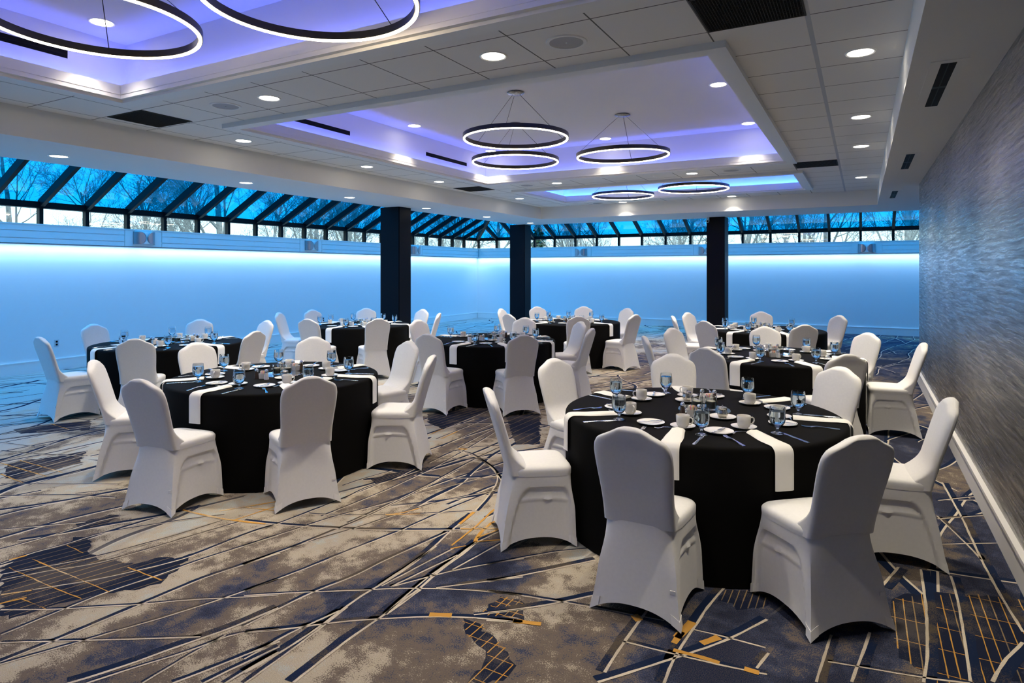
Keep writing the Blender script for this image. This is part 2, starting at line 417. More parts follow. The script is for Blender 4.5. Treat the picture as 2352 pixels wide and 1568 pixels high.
def wallpaper():
    m, nt, out = new_mat('wallpaper_silver'); b = pbsdf(nt, out, (.2, .2, .2), .4, metal=.75)
    k = NB(nt); tc = k.n('ShaderNodeTexCoord'); v = tc.outputs['Object']
    big = k.noise(v, .9, 3)
    sx = k.n('ShaderNodeSeparateXYZ'); nt.links.new(v, sx.inputs[0])
    wob = k.noise(k.mapping(v, scale=(1, 1.6, 3.)), 2.2, 2)
    z2 = k.math('ADD', sx.outputs[2], k.math('MULTIPLY', k.math('SUBTRACT', wob, .5), .03))
    cx = k.n('ShaderNodeCombineXYZ'); nt.links.new(sx.outputs[1], cx.inputs[1]); nt.links.new(z2, cx.inputs[2])
    s1 = k.noise(k.mapping(cx.outputs[0], scale=(1, 1.7, 44)), 1., 4, .6)
    s2 = k.noise(k.mapping(cx.outputs[0], scale=(1, 4.5, 120)), 1., 2, .6)
    h = k.math('ADD', k.math('MULTIPLY', s1, .7), k.math('MULTIPLY', s2, .3))
    f = k.math('ADD', h, k.math('MULTIPLY', k.math('SUBTRACT', big, .5), .25))
    c = k.ramp(f, [(.32, (.07, .067, .066)), (.5, (.27, .26, .25)), (.64, (.55, .53, .51))])
    nt.links.new(c, b.inputs['Base Color'])
    bp = k.n('ShaderNodeBump'); bp.inputs['Strength'].default_value = .7; bp.inputs['Distance'].default_value = .006
    nt.links.new(h, bp.inputs['Height']); nt.links.new(bp.outputs[0], b.inputs['Normal'])
    nt.links.new(k.ramp(h, [(.35, (.40, .40, .40)), (.62, (.22, .22, .22))]), b.inputs['Roughness'])
wallpaper()

NAVY = (.008, .016, .044); SLATE = (.028, .042, .088); TAUPE = (.135, .108, .088); BEIGE = (.43, .37, .285); PALE = (.41, .42, .395); GOLDC = (.50, .26, .055); CREAM = (.56, .49, .39)
def carpet():
    m, nt, out = new_mat('carpet'); b = pbsdf(nt, out, TAUPE, .95, spec=.08)
    k = NB(nt); tc = k.n('ShaderNodeTexCoord'); v = tc.outputs['Object']
    s = k.n('ShaderNodeSeparateXYZ'); nt.links.new(v, s.inputs[0]); X, Y = s.outputs[0], s.outputs[1]
    fine = k.noise(v, 170, 1); med = k.noise(v, 9, 4, .6)
    vs = k.mapping(v, rot=.35, scale=(1.25, .75, 1))
    a = k.noise(vs, .85, 5, .55, .3)
    j = k.math('ADD', k.math('MULTIPLY', k.math('SUBTRACT', fine, .5), .24), k.math('MULTIPLY', k.math('SUBTRACT', med, .5), .34))
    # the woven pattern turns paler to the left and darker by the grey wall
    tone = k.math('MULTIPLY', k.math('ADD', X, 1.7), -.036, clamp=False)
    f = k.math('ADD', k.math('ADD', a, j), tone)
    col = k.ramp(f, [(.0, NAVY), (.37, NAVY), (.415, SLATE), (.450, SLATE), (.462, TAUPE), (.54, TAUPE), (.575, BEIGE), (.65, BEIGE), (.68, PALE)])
    speck = k.step(k.noise(v, 260, 1), .42, .62)
    col = k.mix(k.math('MULTIPLY', speck, .35), col, TAUPE)
    # long lines of the design beyond the open floor
    wn = k.noise(v, .32, 2)
    mid = k.math('MAXIMUM', k.step(Y, 3.3, 3.9), k.step(X, -3.7, -4.3))
    for ang, sp, wa, wv, seed in ((1.38, .42, .014, .9, 0), (1.02, .74, .02, 1.6, 3.), (1.9, 1.1, .022, 2.4, 7.), (.4, 1.7, .02, 3.0, 11.)):
        q = k.n('ShaderNodeSeparateXYZ'); nt.links.new(k.mapping(v, rot=-ang+PI/2), q.inputs[0])
        u = k.math('ADD', q.outputs[0], k.math('MULTIPLY', k.math('SUBTRACT', k.noise(k.mapping(v, loc=(seed, seed, 0)), .3, 2), .5), wv))
        t = k.math('MODULO', k.math('ADD', u, 100*sp), sp)
        brk = k.math('GREATER_THAN', k.noise(k.mapping(v, loc=(seed*2, 5, 0)), .7, 2), .44)
        on = k.math('MULTIPLY', k.math('MULTIPLY', brk, mid), k.math('LESS_THAN', t, wa*2))
        col = k.mix(on, col, NAVY)
        on2 = k.math('MULTIPLY', k.math('MULTIPLY', brk, mid), k.math('MULTIPLY', k.math('GREATER_THAN', t, wa*2), k.math('LESS_THAN', t, wa*2+.014)))
        col = k.mix(on2, col, CREAM)
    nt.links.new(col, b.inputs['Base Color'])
    bp = k.n('ShaderNodeBump'); bp.inputs['Strength'].default_value = .5; bp.inputs['Distance'].default_value = .004
    nt.links.new(fine, bp.inputs['Height']); nt.links.new(bp.outputs[0], b.inputs['Normal'])
    for name, c0, c1, thr in (('carpet_navy', NAVY, (.075, .06, .045), .53), ('carpet_cream', CREAM, (.42, .36, .28), .5), ("carpet_gold", GOLDC, (.52, .40, .24), .6), ('carpet_hatch', (.010, .014, .032), (.06, .055, .06), .55), ('carpet_thread', (.17, .13, .085), (.33, .22, .10), .5)):
        m, nt, out = new_mat(name); b = pbsdf(nt, out, c0, .95, spec=.08)
        k = NB(nt); tc = k.n('ShaderNodeTexCoord'); v = tc.outputs['Object']
        n = k.noise(v, 2.2, 4, .6); fn = k.noise(v, 200, 1)
        g = k.math('ADD', n, k.math('MULTIPLY', k.math('SUBTRACT', fn, .5), .3))
        nt.links.new(k.mix(k.step(g, thr-.05, thr+.08), c0, c1), b.inputs['Base Color'])
carpet()

# ------------------------------------------------------------------ floor with its woven line work
def ribbon(mb, pts, off0, off1, z, mi, jit=.0):
    P = [Vector((x, y, 0)) for x, y in pts]
    # resample
    Q = []
    for a, b in zip(P, P[1:]):
        n = max(1, int((b-a).length/.05))
        for i in range(n): Q.append(a.lerp(b, i/n))
    Q.append(P[-1])
    for _ in range(3):
        Q = [Q[0]]+[(Q[i-1]+Q[i]*2+Q[i+1])/4 for i in range(1, len(Q)-1)]+[Q[-1]]
    if len(Q) < 2: return
    rows = []
    for i, q in enumerate(Q):
        d = (Q[min(i+1, len(Q)-1)]-Q[max(i-1, 0)])
        if d.length < 1e-6: continue
        d.normalize(); nrm = Vector((d.y, -d.x, 0))      # right-hand side of travel
        a = off0+random.uniform(-jit, jit); b = off1+random.uniform(-jit, jit)
        p = q+nrm*a; r = q+nrm*b
        rows.append([(p.x, p.y, z), (r.x, r.y, z)])
    if len(rows) > 1: mb.grid(rows, mi=mi)
def inside(p, poly):
    c = False; n = len(poly)
    for i in range(n):
        (x0, y0), (x1, y1) = poly[i], poly[(i+1) % n]
        if (y0 > p[1]) != (y1 > p[1]) and p[0] < (x1-x0)*(p[1]-y0)/(y1-y0)+x0: c = not c
    return c
fl = MB()
fl.box(-12.2, 5.2, -4.1, 19.5, -.12, 0, 0)
for poly, dr, n, kind in HATCH:
    # ragged patch edge
    rag = []
    for i in range(len(poly)):
        a = Vector((*poly[i], 0)); b = Vector((*poly[(i+1) % len(poly)], 0)); L = (b-a).length; m = max(1, int(L/.035))
        for t in range(m):
            q = a.lerp(b, t/m); rag.append((q.x+random.uniform(-.018, .018), q.y+random.uniform(-.018, .018), .0006))
    fl.add(rag, [tuple(range(len(rag)))], 4)
    d = (Vector((*dr[1], 0))-Vector((*dr[0], 0))).normalized(); nn = Vector((d.y, -d.x, 0))
    pr = [Vector((*p, 0)).dot(nn) for p in poly]; al = [Vector((*p, 0)).dot(d) for p in poly]
    for i in range(n):
        o = min(pr)+(i+.5)/n*(max(pr)-min(pr)); run = None
        N = 60
        for t in range(N+1):
            s_ = min(al)+t/N*(max(al)-min(al)); p = nn*o+d*s_
            inn = inside((p.x, p.y), poly)
            if inn and run is None: run = p
            if run is not None and (not inn or t == N):
                if (p-run).length > .06:
                    ribbon(fl, [(run.x, run.y), (p.x, p.y)], -.0025, .0025, .0012, 5 if i % 4 == 3 else (3 if kind == 'gold' else 5), .0008)
                run = None
    if kind == 'gold':
        for i in range(5):
            o = min(al)+(i+.5)/5*(max(al)-min(al)); run = None
            for t in range(61):
                s_ = min(pr)+t/60*(max(pr)-min(pr)); p = nn*s_+d*o
                inn = inside((p.x, p.y), poly)
                if inn and run is None: run = p
                if run is not None and (not inn or t == 60):
                    if (p-run).length > .06: ribbon(fl, [(run.x, run.y), (p.x, p.y)], -.002, .002, .0012, 3, .0006)
                    run = None
for pts, w in LINES:
    ribbon(fl, pts, -w*.72, 0, .0018, 1, .0025)
    ribbon(fl, pts, 0, .008+w*.10, .0020, 2, .0016)
for pts, w in GOLD: ribbon(fl, pts, -w*.36, w*.36, .0024, 3, .003)
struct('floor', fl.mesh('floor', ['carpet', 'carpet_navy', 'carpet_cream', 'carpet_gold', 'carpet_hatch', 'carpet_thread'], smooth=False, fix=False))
for p in D.meshes['floor'].polygons:
    pass

# ------------------------------------------------------------------ walls
def S(name, boxes, mat, **kw):
    mb = MB()
    for b in boxes: mb.box(*b)
    return struct(name, mb.mesh(name, mat, smooth=False), **kw)
XL, YB, XR, YE = -12., 19.3, .76, 11.45      # left wall, back wall, right wall, its far end
ZS, ZT, ZU = 3.0, 3.3, 3.82                  # soffit, tile ceiling, tray ceiling
S('wall_left', [(XL-.2, XL, -4.1, YB+.2, 0, 2.44)], 'wall_vinyl')
S('wall_back', [(XL, 5.2, YB, YB+.2, 0, 2.44)], 'wall_vinyl')
S('wall_right', [(XR, XR+.15, -4, YE, 0, ZS)], 'wallpaper_silver')
S('wall_side', [(XR+.15, 5.2, YE-.1, YE, 0, ZS)], 'wall_vinyl')
S('wall_end', [(5., 5.2, YE, YB, 0, 4.7)], 'wall_vinyl')
S('wall_front', [(XL-.2, XR+.15, -4.1, -4, 0, 4.8)], 'wall_vinyl')
S('baseboard_left', [(XL, XL+.02, -4, YB, .001, .18), (XL, XL+.028, -4, YB, .18, .20)], 'white_trim')
S('baseboard_back', [(XL+.03, 5, YB-.02, YB, .001, .18), (XL+.03, 5, YB-.028, YB, .18, .20)], 'white_trim')
S('baseboard_right', [(XR-.022, XR, -4, YE+.03, .001, .175), (XR-.034, XR, -4, YE+.03, .175, .198), (XR, XR+.17, YE, YE+.03, .001, .175)], 'white_trim')
LED_Z = 2.135
SC_L = [7.19, 11.35, 15.5]; SC_B = [-7.96, -4.02, .11]
def band(name, axis, sc, a0, a1):
    """sill band with grooves: a back board, three raised rails between plain panels at the wall lamps"""
    mb = MB()
    def bx(p0, p1, d, z0, z1):
        if axis == 'y': mb.box(XL+.001, XL+d, p0, p1, z0, z1)
        else: mb.box(p0, p1, YB-d, YB-.001, z0, z1)
    bx(a0, a1, .132, LED_Z+.005, 2.44)
    cur = a0
    stops = [(s-.36, s+.36) for s in sc]+[(a1, a1)]
    for s0, s1 in stops:
        if s0 > cur+.05:
            for z0, z1 in ((LED_Z+.005, 2.215), (2.225, 2.335), (2.345, 2.44)): bx(cur, min(s0, a1), .15, z0, z1)
        if s1 > s0: bx(s0+.012, s1-.012, .15, LED_Z+.005, 2.44)
        cur = s1
    bx(a0, a1, .16, 2.44, 2.458)
    return struct(name, mb.mesh(name, 'white_trim', smooth=False))
band('trim_1', 'y', SC_L, -4, YB-.17)
band('trim_2', 'x', SC_B, XL+.0, 5)

# ------------------------------------------------------------------ ceiling: soffits, beam faces, tile field, trays
S('ceiling_soffit', [(-8.6, -7.2, -4, 16.35, ZS, ZS+.05), (-7.2, 5, 14.65, 16.35, ZS, ZS+.05), (.27, XR+.15, -4, YE, ZS, ZS+.05), (.27, 5, YE, 14.65, ZS, ZS+.05),
    (-8.65, -8.6, -4, 16.4, ZS, 4.5), (-8.6, 5, 16.35, 16.4, ZS, 4.28)], 'ceiling_paint')
S('ceiling_beam', [(-7.25, -7.2, -4, 14.7, ZS+.05, ZT), (-7.2, .32, 14.65, 14.7, ZS+.05, ZT), (.27, .32, -4, 14.65, ZS+.05, ZT)], 'ceiling_paint')
TX0, TX1 = -6.15, -.83
TRAYS = [(-1.95, 3.58), (4.6, 10.15), (11.18, 13.66)]
tb = [(-7.2, TX0, -4, 14.65, ZT, ZT+.02), (TX1, .27, -4, 14.65, ZT, ZT+.02)]
ys = [-4]+[y for t in TRAYS for y in t]+[14.65]
for i in range(0, len(ys), 2): tb.append((TX0, TX1, ys[i], ys[i+1], ZT, ZT+.02))
S('ceiling', tb, 'ceiling_tile')
for i, (y0, y1) in enumerate(TRAYS):
    mb = MB(); x0, x1 = TX0, TX1
    def ring(d0, d1, z0, z1):
        mb.box(x0+d0, x1-d0, y0+d0, y0+d1, z0, z1); mb.box(x0+d0, x1-d0, y1-d1, y1-d0, z0, z1)
        mb.box(x0+d0, x0+d1, y0+d1, y1-d1, z0, z1); mb.box(x1-d1, x1-d0, y0+d1, y1-d1, z0, z1)
    ring(0, .125, 3.25, 3.30); ring(.125, .165, 3.275, 3.312); ring(.15, .168, 3.312, 3.40)
    struct('trim_%d' % (i+3), mb.mesh('tray_frame', 'white_trim', smooth=False))
    mb = MB(); ring(0, .05, 3.30, ZU); mb.box(x0, x1, y0, y1, ZU, ZU+.04)
    struct('ceiling_tray', mb.mesh('ceiling_tray', 'tray_paint', smooth=False))

# ------------------------------------------------------------------ columns
for (x0, x1, y0, y1) in ((-8.81, -8.31, 10.34, 10.74), (-8.91, -8.42, 16.1, 16.5), (-3.36, -2.93, 16.1, 16.6)):
    mb = MB(); mb.box(x0, x1, y0, y1, 0, ZS)
    me = mb.mesh('column', 'column_black', smooth=False)
    bm = bmesh.new(); bm.from_mesh(me); bmesh.ops.bevel(bm, geom=[e for e in bm.edges if abs(e.verts[0].co.z-e.verts[1].co.z) > 1], offset=.012, segments=2, affect='EDGES'); bm.to_mesh(me); bm.free()
    struct('column', me)

# ------------------------------------------------------------------ glazing
SL = .51
def window_left():
    w = struct('window_1', None)
    ks = [5.54+.7183*k for k in range(-13, 19)]
    for y in ks:
        mb = MB(); mb.box(XL-.07, XL+.03, y-.03, y+.03, 2.458, 2.73); obj('mullion', mb.mesh('mullion', 'black_frame', smooth=False), w)
        xe = min(-8.65, XL+(YB-y)-.02)
        if xe > XL+.1:
            mb = MB(); mb.bar((XL, y, 2.80), (xe, y, 2.80+SL*(xe-XL)), .065, .13, mi=0); obj('rafter', mb.mesh('rafter', 'black_frame', smooth=False), w)
    mb = MB(); mb.box(XL-.11, XL+.05, -4, YB, 2.73, 2.835); obj('rail', mb.mesh('rail', 'black_frame', smooth=False), w)
    mb = MB(); mb.box(XL-.03, XL-.022, -4, YB, 2.45, 2.74); obj('lower_pane', mb.mesh('lower_pane', 'glass_clear', smooth=False), w)
    xe = -8.6; mb = MB()
    q = [(XL-.09, -4), (XL-.09, YB+.09), (xe, YB-(xe-XL)), (xe, -4)]
    top = [(x, y, 2.88+SL*(x-XL)) for x, y in q]; bot = [(x, y, z-.008) for x, y, z in top]
    mb.add(bot+top, [(3, 2, 1, 0), (4, 5, 6, 7)]+[(i, (i+1) % 4, (i+1) % 4+4, i+4) for i in range(4)])
    obj('sloped_pane', mb.mesh('sloped_pane', 'glass_blue', smooth=False), w)
def window_back():
    w = struct('window_2', None)
    xs = [-11.95+.745*k for k in range(0, 23)]
    for x in xs:
        mb = MB(); mb.box(x-.03, x+.03, YB-.03, YB+.07, 2.458, 2.73); obj('mullion', mb.mesh('mullion', 'black_frame', smooth=False), w)
        ye = max(16.4, YB-(x-XL)+.02)
        if ye < YB-.1:
            mb = MB(); mb.bar((x, YB, 2.80), (x, ye, 2.80+SL*(YB-ye)), .065, .13); obj('rafter', mb.mesh('rafter', 'black_frame', smooth=False), w)
    mb = MB(); mb.box(XL, 5, YB-.05, YB+.11, 2.73, 2.835); obj('rail', mb.mesh('rail', 'black_frame', smooth=False), w)
    mb = MB(); mb.box(XL, 5, YB+.022, YB+.03, 2.45, 2.74); obj('lower_pane', mb.mesh('lower_pane', 'glass_clear', smooth=False), w)
    ye = YB-3.4; mb = MB()
    q = [(XL-.09, YB+.09), (5, YB+.09), (5, ye), (XL+3.4, ye)]
    top = [(x, y, 2.88+SL*(YB-y)) for x, y in q]; bot = [(x, y, z-.008) for x, y, z in top]
    mb.add(bot+top, [(3, 2, 1, 0), (4, 5, 6, 7)]+[(i, (i+1) % 4, (i+1) % 4+4, i+4) for i in range(4)])
    obj('sloped_pane', mb.mesh('sloped_pane', 'glass_blue', smooth=False), w)
    mb = MB(); mb.bar((XL, YB, 2.80), (XL+3.35, YB-3.35, 2.80+SL*3.35), .10, .16); obj('hip_rafter', mb.mesh('hip_rafter', 'black_frame', smooth=False), w)
window_left(); window_back()

# ------------------------------------------------------------------ lamps
def light(name, kind, loc, energy, col, rot=(0, 0, 0), **kw):
    l = D.lights.new(name, kind); l.energy = energy; l.color = col
    for k_, v_ in kw.items(): setattr(l, k_, v_)
    o = D.objects.new(name, l); COL.objects.link(o); o.location = loc; o.rotation_euler = rot
    return o
WARM = (1., .89, .71)
mb = MB(); mb.lathe([(.085, -.001), (.098, -.006), (.105, -.003), (.106, 0), (.085, 0)], 32); DL_TRIM = mb.mesh('trim_ring', 'white_trim')
mb = MB(); mb.lathe([(0, -.002), (.086, -.002), (.086, -.0005), (0, -.0005)], 32); DL_LENS = mb.mesh('lens', 'lamp_white')
def downlight(x, y, z, label, group, power=P_DOWN, size=1.8):
    t = assemble('downlight', [('trim_ring', DL_TRIM), ('lens', DL_LENS)], label, 'ceiling light', (x, y, z), 0, group)
    o = light('downlight_lamp', 'SPOT', (0, 0, -.012), power, WARM, spot_size=size, spot_blend=1., shadow_soft_size=.07)
    o.parent = t
    return t
ORD = ['first', 'second', 'third', 'fourth', 'fifth', 'sixth', 'seventh']
for i, y in enumerate((5.35, 7.6, 9.4, 12.55)): downlight(-.01, y, ZT, 'round recessed downlight in the tile strip by the grey wall, %s from the front' % ORD[i], 'downlights in the tile strip by the grey wall')
for i, y in enumerate((5.33, 7.58, 9.5, 12.6)): downlight(-6.72, y, ZT, 'round recessed downlight in the tile strip by the long beam, %s from the front' % ORD[i], 'downlights in the tile strip by the long beam')
for i, x in enumerate((-4.84, -2.42)): downlight(x, 4.12, ZT, 'round recessed downlight between the first and middle ceiling trays, %s' % ('nearer the dark vent' if i == 0 else 'nearer the grey wall'), 'downlights between the first and middle trays')
for i, x in enumerate((-4.93, -2.47)): downlight(x, 10.7, ZT, 'round recessed downlight between the middle and last ceiling trays, %s' % ('nearer the long beam' if i == 0 else 'nearer the grey wall'), 'downlights between the middle and last trays')
for i, x in enumerate((-4.94, -2.48)): downlight(x, 14.43, ZT, 'round recessed downlight lighting the far beam face, %s' % ('nearer the long beam' if i == 0 else 'nearer the grey wall'), 'downlights along the far beam')
for i, y in enumerate((3.9, 6.43, 8.62, 10.92, 13.39, 15.72)): downlight(-8.05, y, ZS, 'round recessed downlight in the blue-lit low soffit, %s from the front' % ORD[i], 'downlights in the low soffit', P_DOWN*.15, 1.8)
for x, y, w in ((-5.77, 7.53, 'front corner by the long slot'), (-5.8, 9.78, 'back corner behind the lower ring'), (-3.63, 9.75, 'middle of the back edge'), (-1.44, 7.53, 'front corner by the grey wall side'), (-1.44, 9.73, 'back corner by the grey wall side')):
    downlight(x, y, ZU, 'round recessed downlight inside the middle ceiling tray, %s' % w, 'downlights inside the middle tray', P_DOWN*.45, 1.5)
downlight(-5.71, 3.1, ZU, 'round recessed downlight inside the first ceiling tray, seen through the ring lamp', 'downlights inside the first tray', P_DOWN*.45, 1.5)
# unseen downlights added over the camera to light the chair backs and ceiling
for x, y, z in ((-.01, 3.1, ZT), (-1.44, 1.9, ZU), (-3.6, 1.9, ZU), (-5.7, 1.2, ZU)):
    downlight(x, y, z, 'added unseen downlight in the near ceiling, past the edge of the picture', 'downlights past the edge of the picture', P_DOWN*.62, 1.5)

def ring_lamp(x, y, z, label, up=ZU, tilt=(0, 0), spin=0., r=.615):
    t = thing('ring_chandelier', label, 'chandelier', (x, y, z), spin, 'black ring chandeliers')
    h = .062; w = .032; q = .0085
    mb = MB(); mb.lathe([(r-w/2, .012), (r+w/2, .012), (r+w/2, h), (r-w/2, h), (r-w/2, .012)], 96); b = obj('ring_body', mb.mesh('ring_body', 'ring_black', angle=30), t)
    mb = MB(); mb.lathe([(r-q, .0125), (r-q, .004), (r-q+.003, .001), (r+q-.003, .001), (r+q, .004), (r+q, .0125)], 96); l = obj('led_diffuser', mb.mesh('led_diffuser', 'led_warm', angle=60), t)
    for o in (b, l): o.rotation_euler = (tilt[0], tilt[1], 0)
    mb = MB(); mb.lathe([(0, up-z-.001), (.10, up-z-.001), (.105, up-z-.012), (.09, up-z-.022), (.03, up-z-.028), (0, up-z-.028)], 32); obj('canopy', mb.mesh('canopy', 'canopy_chrome'), t)
    for k_ in range(3):
        a = 2*PI*k_/3+.5; ca, sa = math.cos(a), math.sin(a)
        dz = tilt[0]*r*sa-tilt[1]*r*ca
        mb = MB(); mb.tube([(ca*.05, sa*.05, up-z-.024), (ca*r, sa*r, h-.004+dz)], .0022 if k_ else .0032, 5); obj('cable', mb.mesh('cable', 'cable_black'), t)
ring_lamp(-3.62, 6.69, 3.25, 'thin black ring lamp in the middle tray, the one nearest the camera', spin=.35)
ring_lamp(-4.40, 8.12, 3.25, 'thin black ring lamp in the middle tray, hanging behind the nearest one', spin=.35)
ring_lamp(-2.86, 8.35, 3.24, 'thin black ring lamp in the middle tray, on the grey wall side, slightly tilted', tilt=(.0, -.028), spin=1.2)
ring_lamp(-4.30, 12.56, 3.20, 'thin black ring lamp in the last tray, on the long beam side', spin=1.2)
ring_lamp(-2.71, 11.85, 3.17, 'thin black ring lamp in the last tray, on the grey wall side', spin=1.2)
ring_lamp(-4.31, 2.29, 3.25, 'thin black ring lamp in the first tray, by the long air slot', spin=2.)
ring_lamp(-2.82, 2.70, 3.25, 'thin black ring lamp in the first tray, cut off by the top of the frame', spin=.9)

# cove strips in the trays
VIO = (.10, .15, 1.)
for i, (y0, y1) in enumerate(TRAYS):
    d = .10; Lx = TX1-TX0-.3; Ly = y1-y0-.3; cx = (TX0+TX1)/2; cy = (y0+y1)/2; z = 3.325
    e = P_COVE*(1., 1., 5.)[i]
    for (x, y, L, rz) in ((cx, y0+d, Lx, 0), (cx, y1-d, Lx, 0), (TX0+d, cy, Ly, PI/2), (TX1-d, cy, Ly, PI/2)):
        light('cove_strip', 'AREA', (x, y, z), e*L/5, (VIO, VIO, (.04, .16, 1.))[i], (PI, 0, rz), shape='RECTANGLE', size=L, size_y=.03)
# blue strips under the sill bands
for y0, y1 in ((-4, 1.5), (1.5, 7.1), (7.1, 13.), (13., 19.2)):
    light('wall_strip', 'AREA', (XL+.11, (y0+y1)/2, LED_Z-.004), P_WALL*(y1-y0)/5, C_WALL, (0, 0, PI/2), shape='RECTANGLE', size=y1-y0-.03, size_y=.03)
for x0, x1 in ((-11.9, -6), (-6, 0), (0, 5)):
    light('wall_strip', 'AREA', ((x0+x1)/2, YB-.11, LED_Z-.004), P_WALL*(x1-x0)/5, C_WALL, (0, 0, 0), shape='RECTANGLE', size=x1-x0-.03, size_y=.03)
# sky portals at the glazing (they only guide the sky's own light)
a = math.atan(SL); Ls = 3.4/math.cos(a)
for loc, rot, sx, sy in (((XL+1.7, 7.65, 2.95+SL*1.7), (0, -a, 0), Ls, 23.3), ((-3.5, YB-1.7, 2.95+SL*1.7), (-a, 0, 0), 17., Ls), ((XL-.15, 7.65, 2.6), (0, -PI/2, 0), .3, 23.3), ((-3.5, YB+.15, 2.6), (-PI/2, 0, 0), 17., .3)):
    o = light('sky_portal', 'AREA', loc, 1., (1, 1, 1), rot, shape='RECTANGLE', size=sx, size_y=sy); o.data.cycles.is_portal = True

# ------------------------------------------------------------------ ceiling fittings
def ceiling_vent(x0, x1, y0, y1, label):
    t = thing('ceiling_vent', label, 'vent', ((x0+x1)/2, (y0+y1)/2, ZT), 0, 'dark ceiling return vents')
    w, h = (x1-x0)/2, (y1-y0)/2
    mb = MB()
    mb.box(-w, w, -h, -h+.012, -.006, 0); mb.box(-w, w, h-.012, h, -.006, 0); mb.box(-w, -w+.012, -h, h, -.006, 0); mb.box(w-.012, w, -h, h, -.006, 0)
    obj('frame', mb.mesh('vent_frame', 'vent_brown', smooth=False), t)
    mb = MB(); mb.box(-w+.012, w-.012, -h+.012, h-.012, -.0015, 0); obj('backing', mb.mesh('vent_backing', 'dark_slot', smooth=False), t)
    mb = MB()
    n = 34
    for i in range(1, n):
        u = -1+2*i/n
        mb.box(u*w-.0016, u*w+.0016, -h+.012, h-.012, -.005, -.0015); mb.box(-w+.012, w-.012, u*h-.0016, u*h+.0016, -.005, -.0015)
    obj('grille', mb.mesh('vent_grille', 'vent_brown', smooth=False), t)
ceiling_vent(-.905, -.305, 3.81, 4.395, 'dark brown egg-crate return vent at the top of the frame')
ceiling_vent(-6.90, -6.31, 3.80, 4.36, 'dark return vent in the tiles at the near corner of the long beam')
ceiling_vent(-7.0, -6.41, 10.38, 10.97, 'dark return vent at the far corner of the middle tray, by the long beam')
ceiling_vent(-.905, -.315, 10.355, 10.94, 'dark return vent at the far corner of the middle tray, by the grey wall')
mb = MB(); mb.lathe([(0, -.004), (.118, -.004), (.118, 0)], 32); SP_G = mb.mesh('grille', 'speaker_grille')
mb = MB(); mb.lathe([(.118, -.001), (.120, -.007), (.142, -.006), (.146, 0), (.118, 0)], 40); SP_R = mb.mesh('rim', 'white_trim')
mb = MB(); mb.lathe([(0, -.006), (.008, -.006), (.008, -.004)], 10); SP_D = mb.mesh('badge', 'pewter')
for x, y, l in ((-1.82, 4.11, 'round ceiling speaker between the first and middle trays, by the grey wall side'), (-5.44, 4.11, 'round ceiling speaker between the first and middle trays, near the dark vent'), (-5.55, 10.7, 'round ceiling speaker between the middle and last trays, on the long beam side'), (-1.84, 10.67, 'round ceiling speaker between the middle and last trays, on the grey wall side'), (-5.54, 14.36, 'round ceiling speaker in the tiles behind the last tray')):
    assemble('ceiling_speaker', [('grille', SP_G), ('rim', SP_R), ('badge', SP_D)], l, 'speaker', (x, y, ZT), 0, 'round ceiling speakers')
mb = MB(); mb.lathe([(0, -.012), (.035, -.012), (.045, -.004), (.05, 0)], 24)
tag(obj('sprinkler_cover', mb.mesh('sprinkler_cover', 'white_trim'), None, (-3.08, 10.69, ZT)), 'small round white sprinkler cover in the tiles behind the middle tray', 'sprinkler')
ROT_W = tuple(Matrix(((0, 0, -1), (1, 0, 0), (0, -1, 0))).to_euler())
def air_slot(name, loc, ln, wd, rot, label, group):
    """a dark slot diffuser: frame, throat, blade; local x = length, -z = towards the room"""
    t = thing(name, label, 'air vent', loc, 0, group, rot)
    l, w = ln/2, wd/2
    mb = MB(); mb.box(-l, l, -w, w, -.002, -.0004); obj('throat', mb.mesh('throat', 'dark_slot', smooth=False), t)
    mb = MB(); b = .06 if name == 'soffit_diffuser' else .006
    mb.box(-l-b, l+b, -w-b, -w, -.003, -.0004); mb.box(-l-b, l+b, w, w+b, -.003, -.0004); mb.box(-l-b, -l, -w, w, -.003, -.0004); mb.box(l, l+b, -w, w, -.003, -.0004)
    obj('frame', mb.mesh('frame', 'ceiling_paint' if name == 'soffit_diffuser' else 'tray_paint', smooth=False), t)
    mb = MB(); mb.box(-l, l, -.003, .003, -.003, -.002); obj('blade', mb.mesh('blade', 'black_frame', smooth=False), t)
    mb = MB(); mb.box(-l*.05, l*.05, -w, w, -.0035, -.002); obj('bracket', mb.mesh('bracket', 'black_frame', smooth=False), t)
for y, l in ((5.94, 'nearest along the middle tray wall'), (8.86, 'farther along the middle tray wall')): air_slot('wall_diffuser', (TX0+.05, y, 3.555), 1.2, .06, ROT_W, 'long black air slot in the tray side wall, '+l, 'black air slots in the tray walls')
air_slot('wall_diffuser', (TX0+.05, 2.35, 3.585), 1.35, .07, ROT_W, 'long black air slot in the first tray wall, beyond the ring lamp', 'black air slots in the tray walls')
for i, y in enumerate((5.43, 9.02, 12.8)): air_slot('soffit_diffuser', (.48, y, ZS), 1.22, .085, (0, 0, PI/2), 'black air slot in the low soffit beside the grey wall, %s from the front' % ORD[i], 'black air slots beside the grey wall')

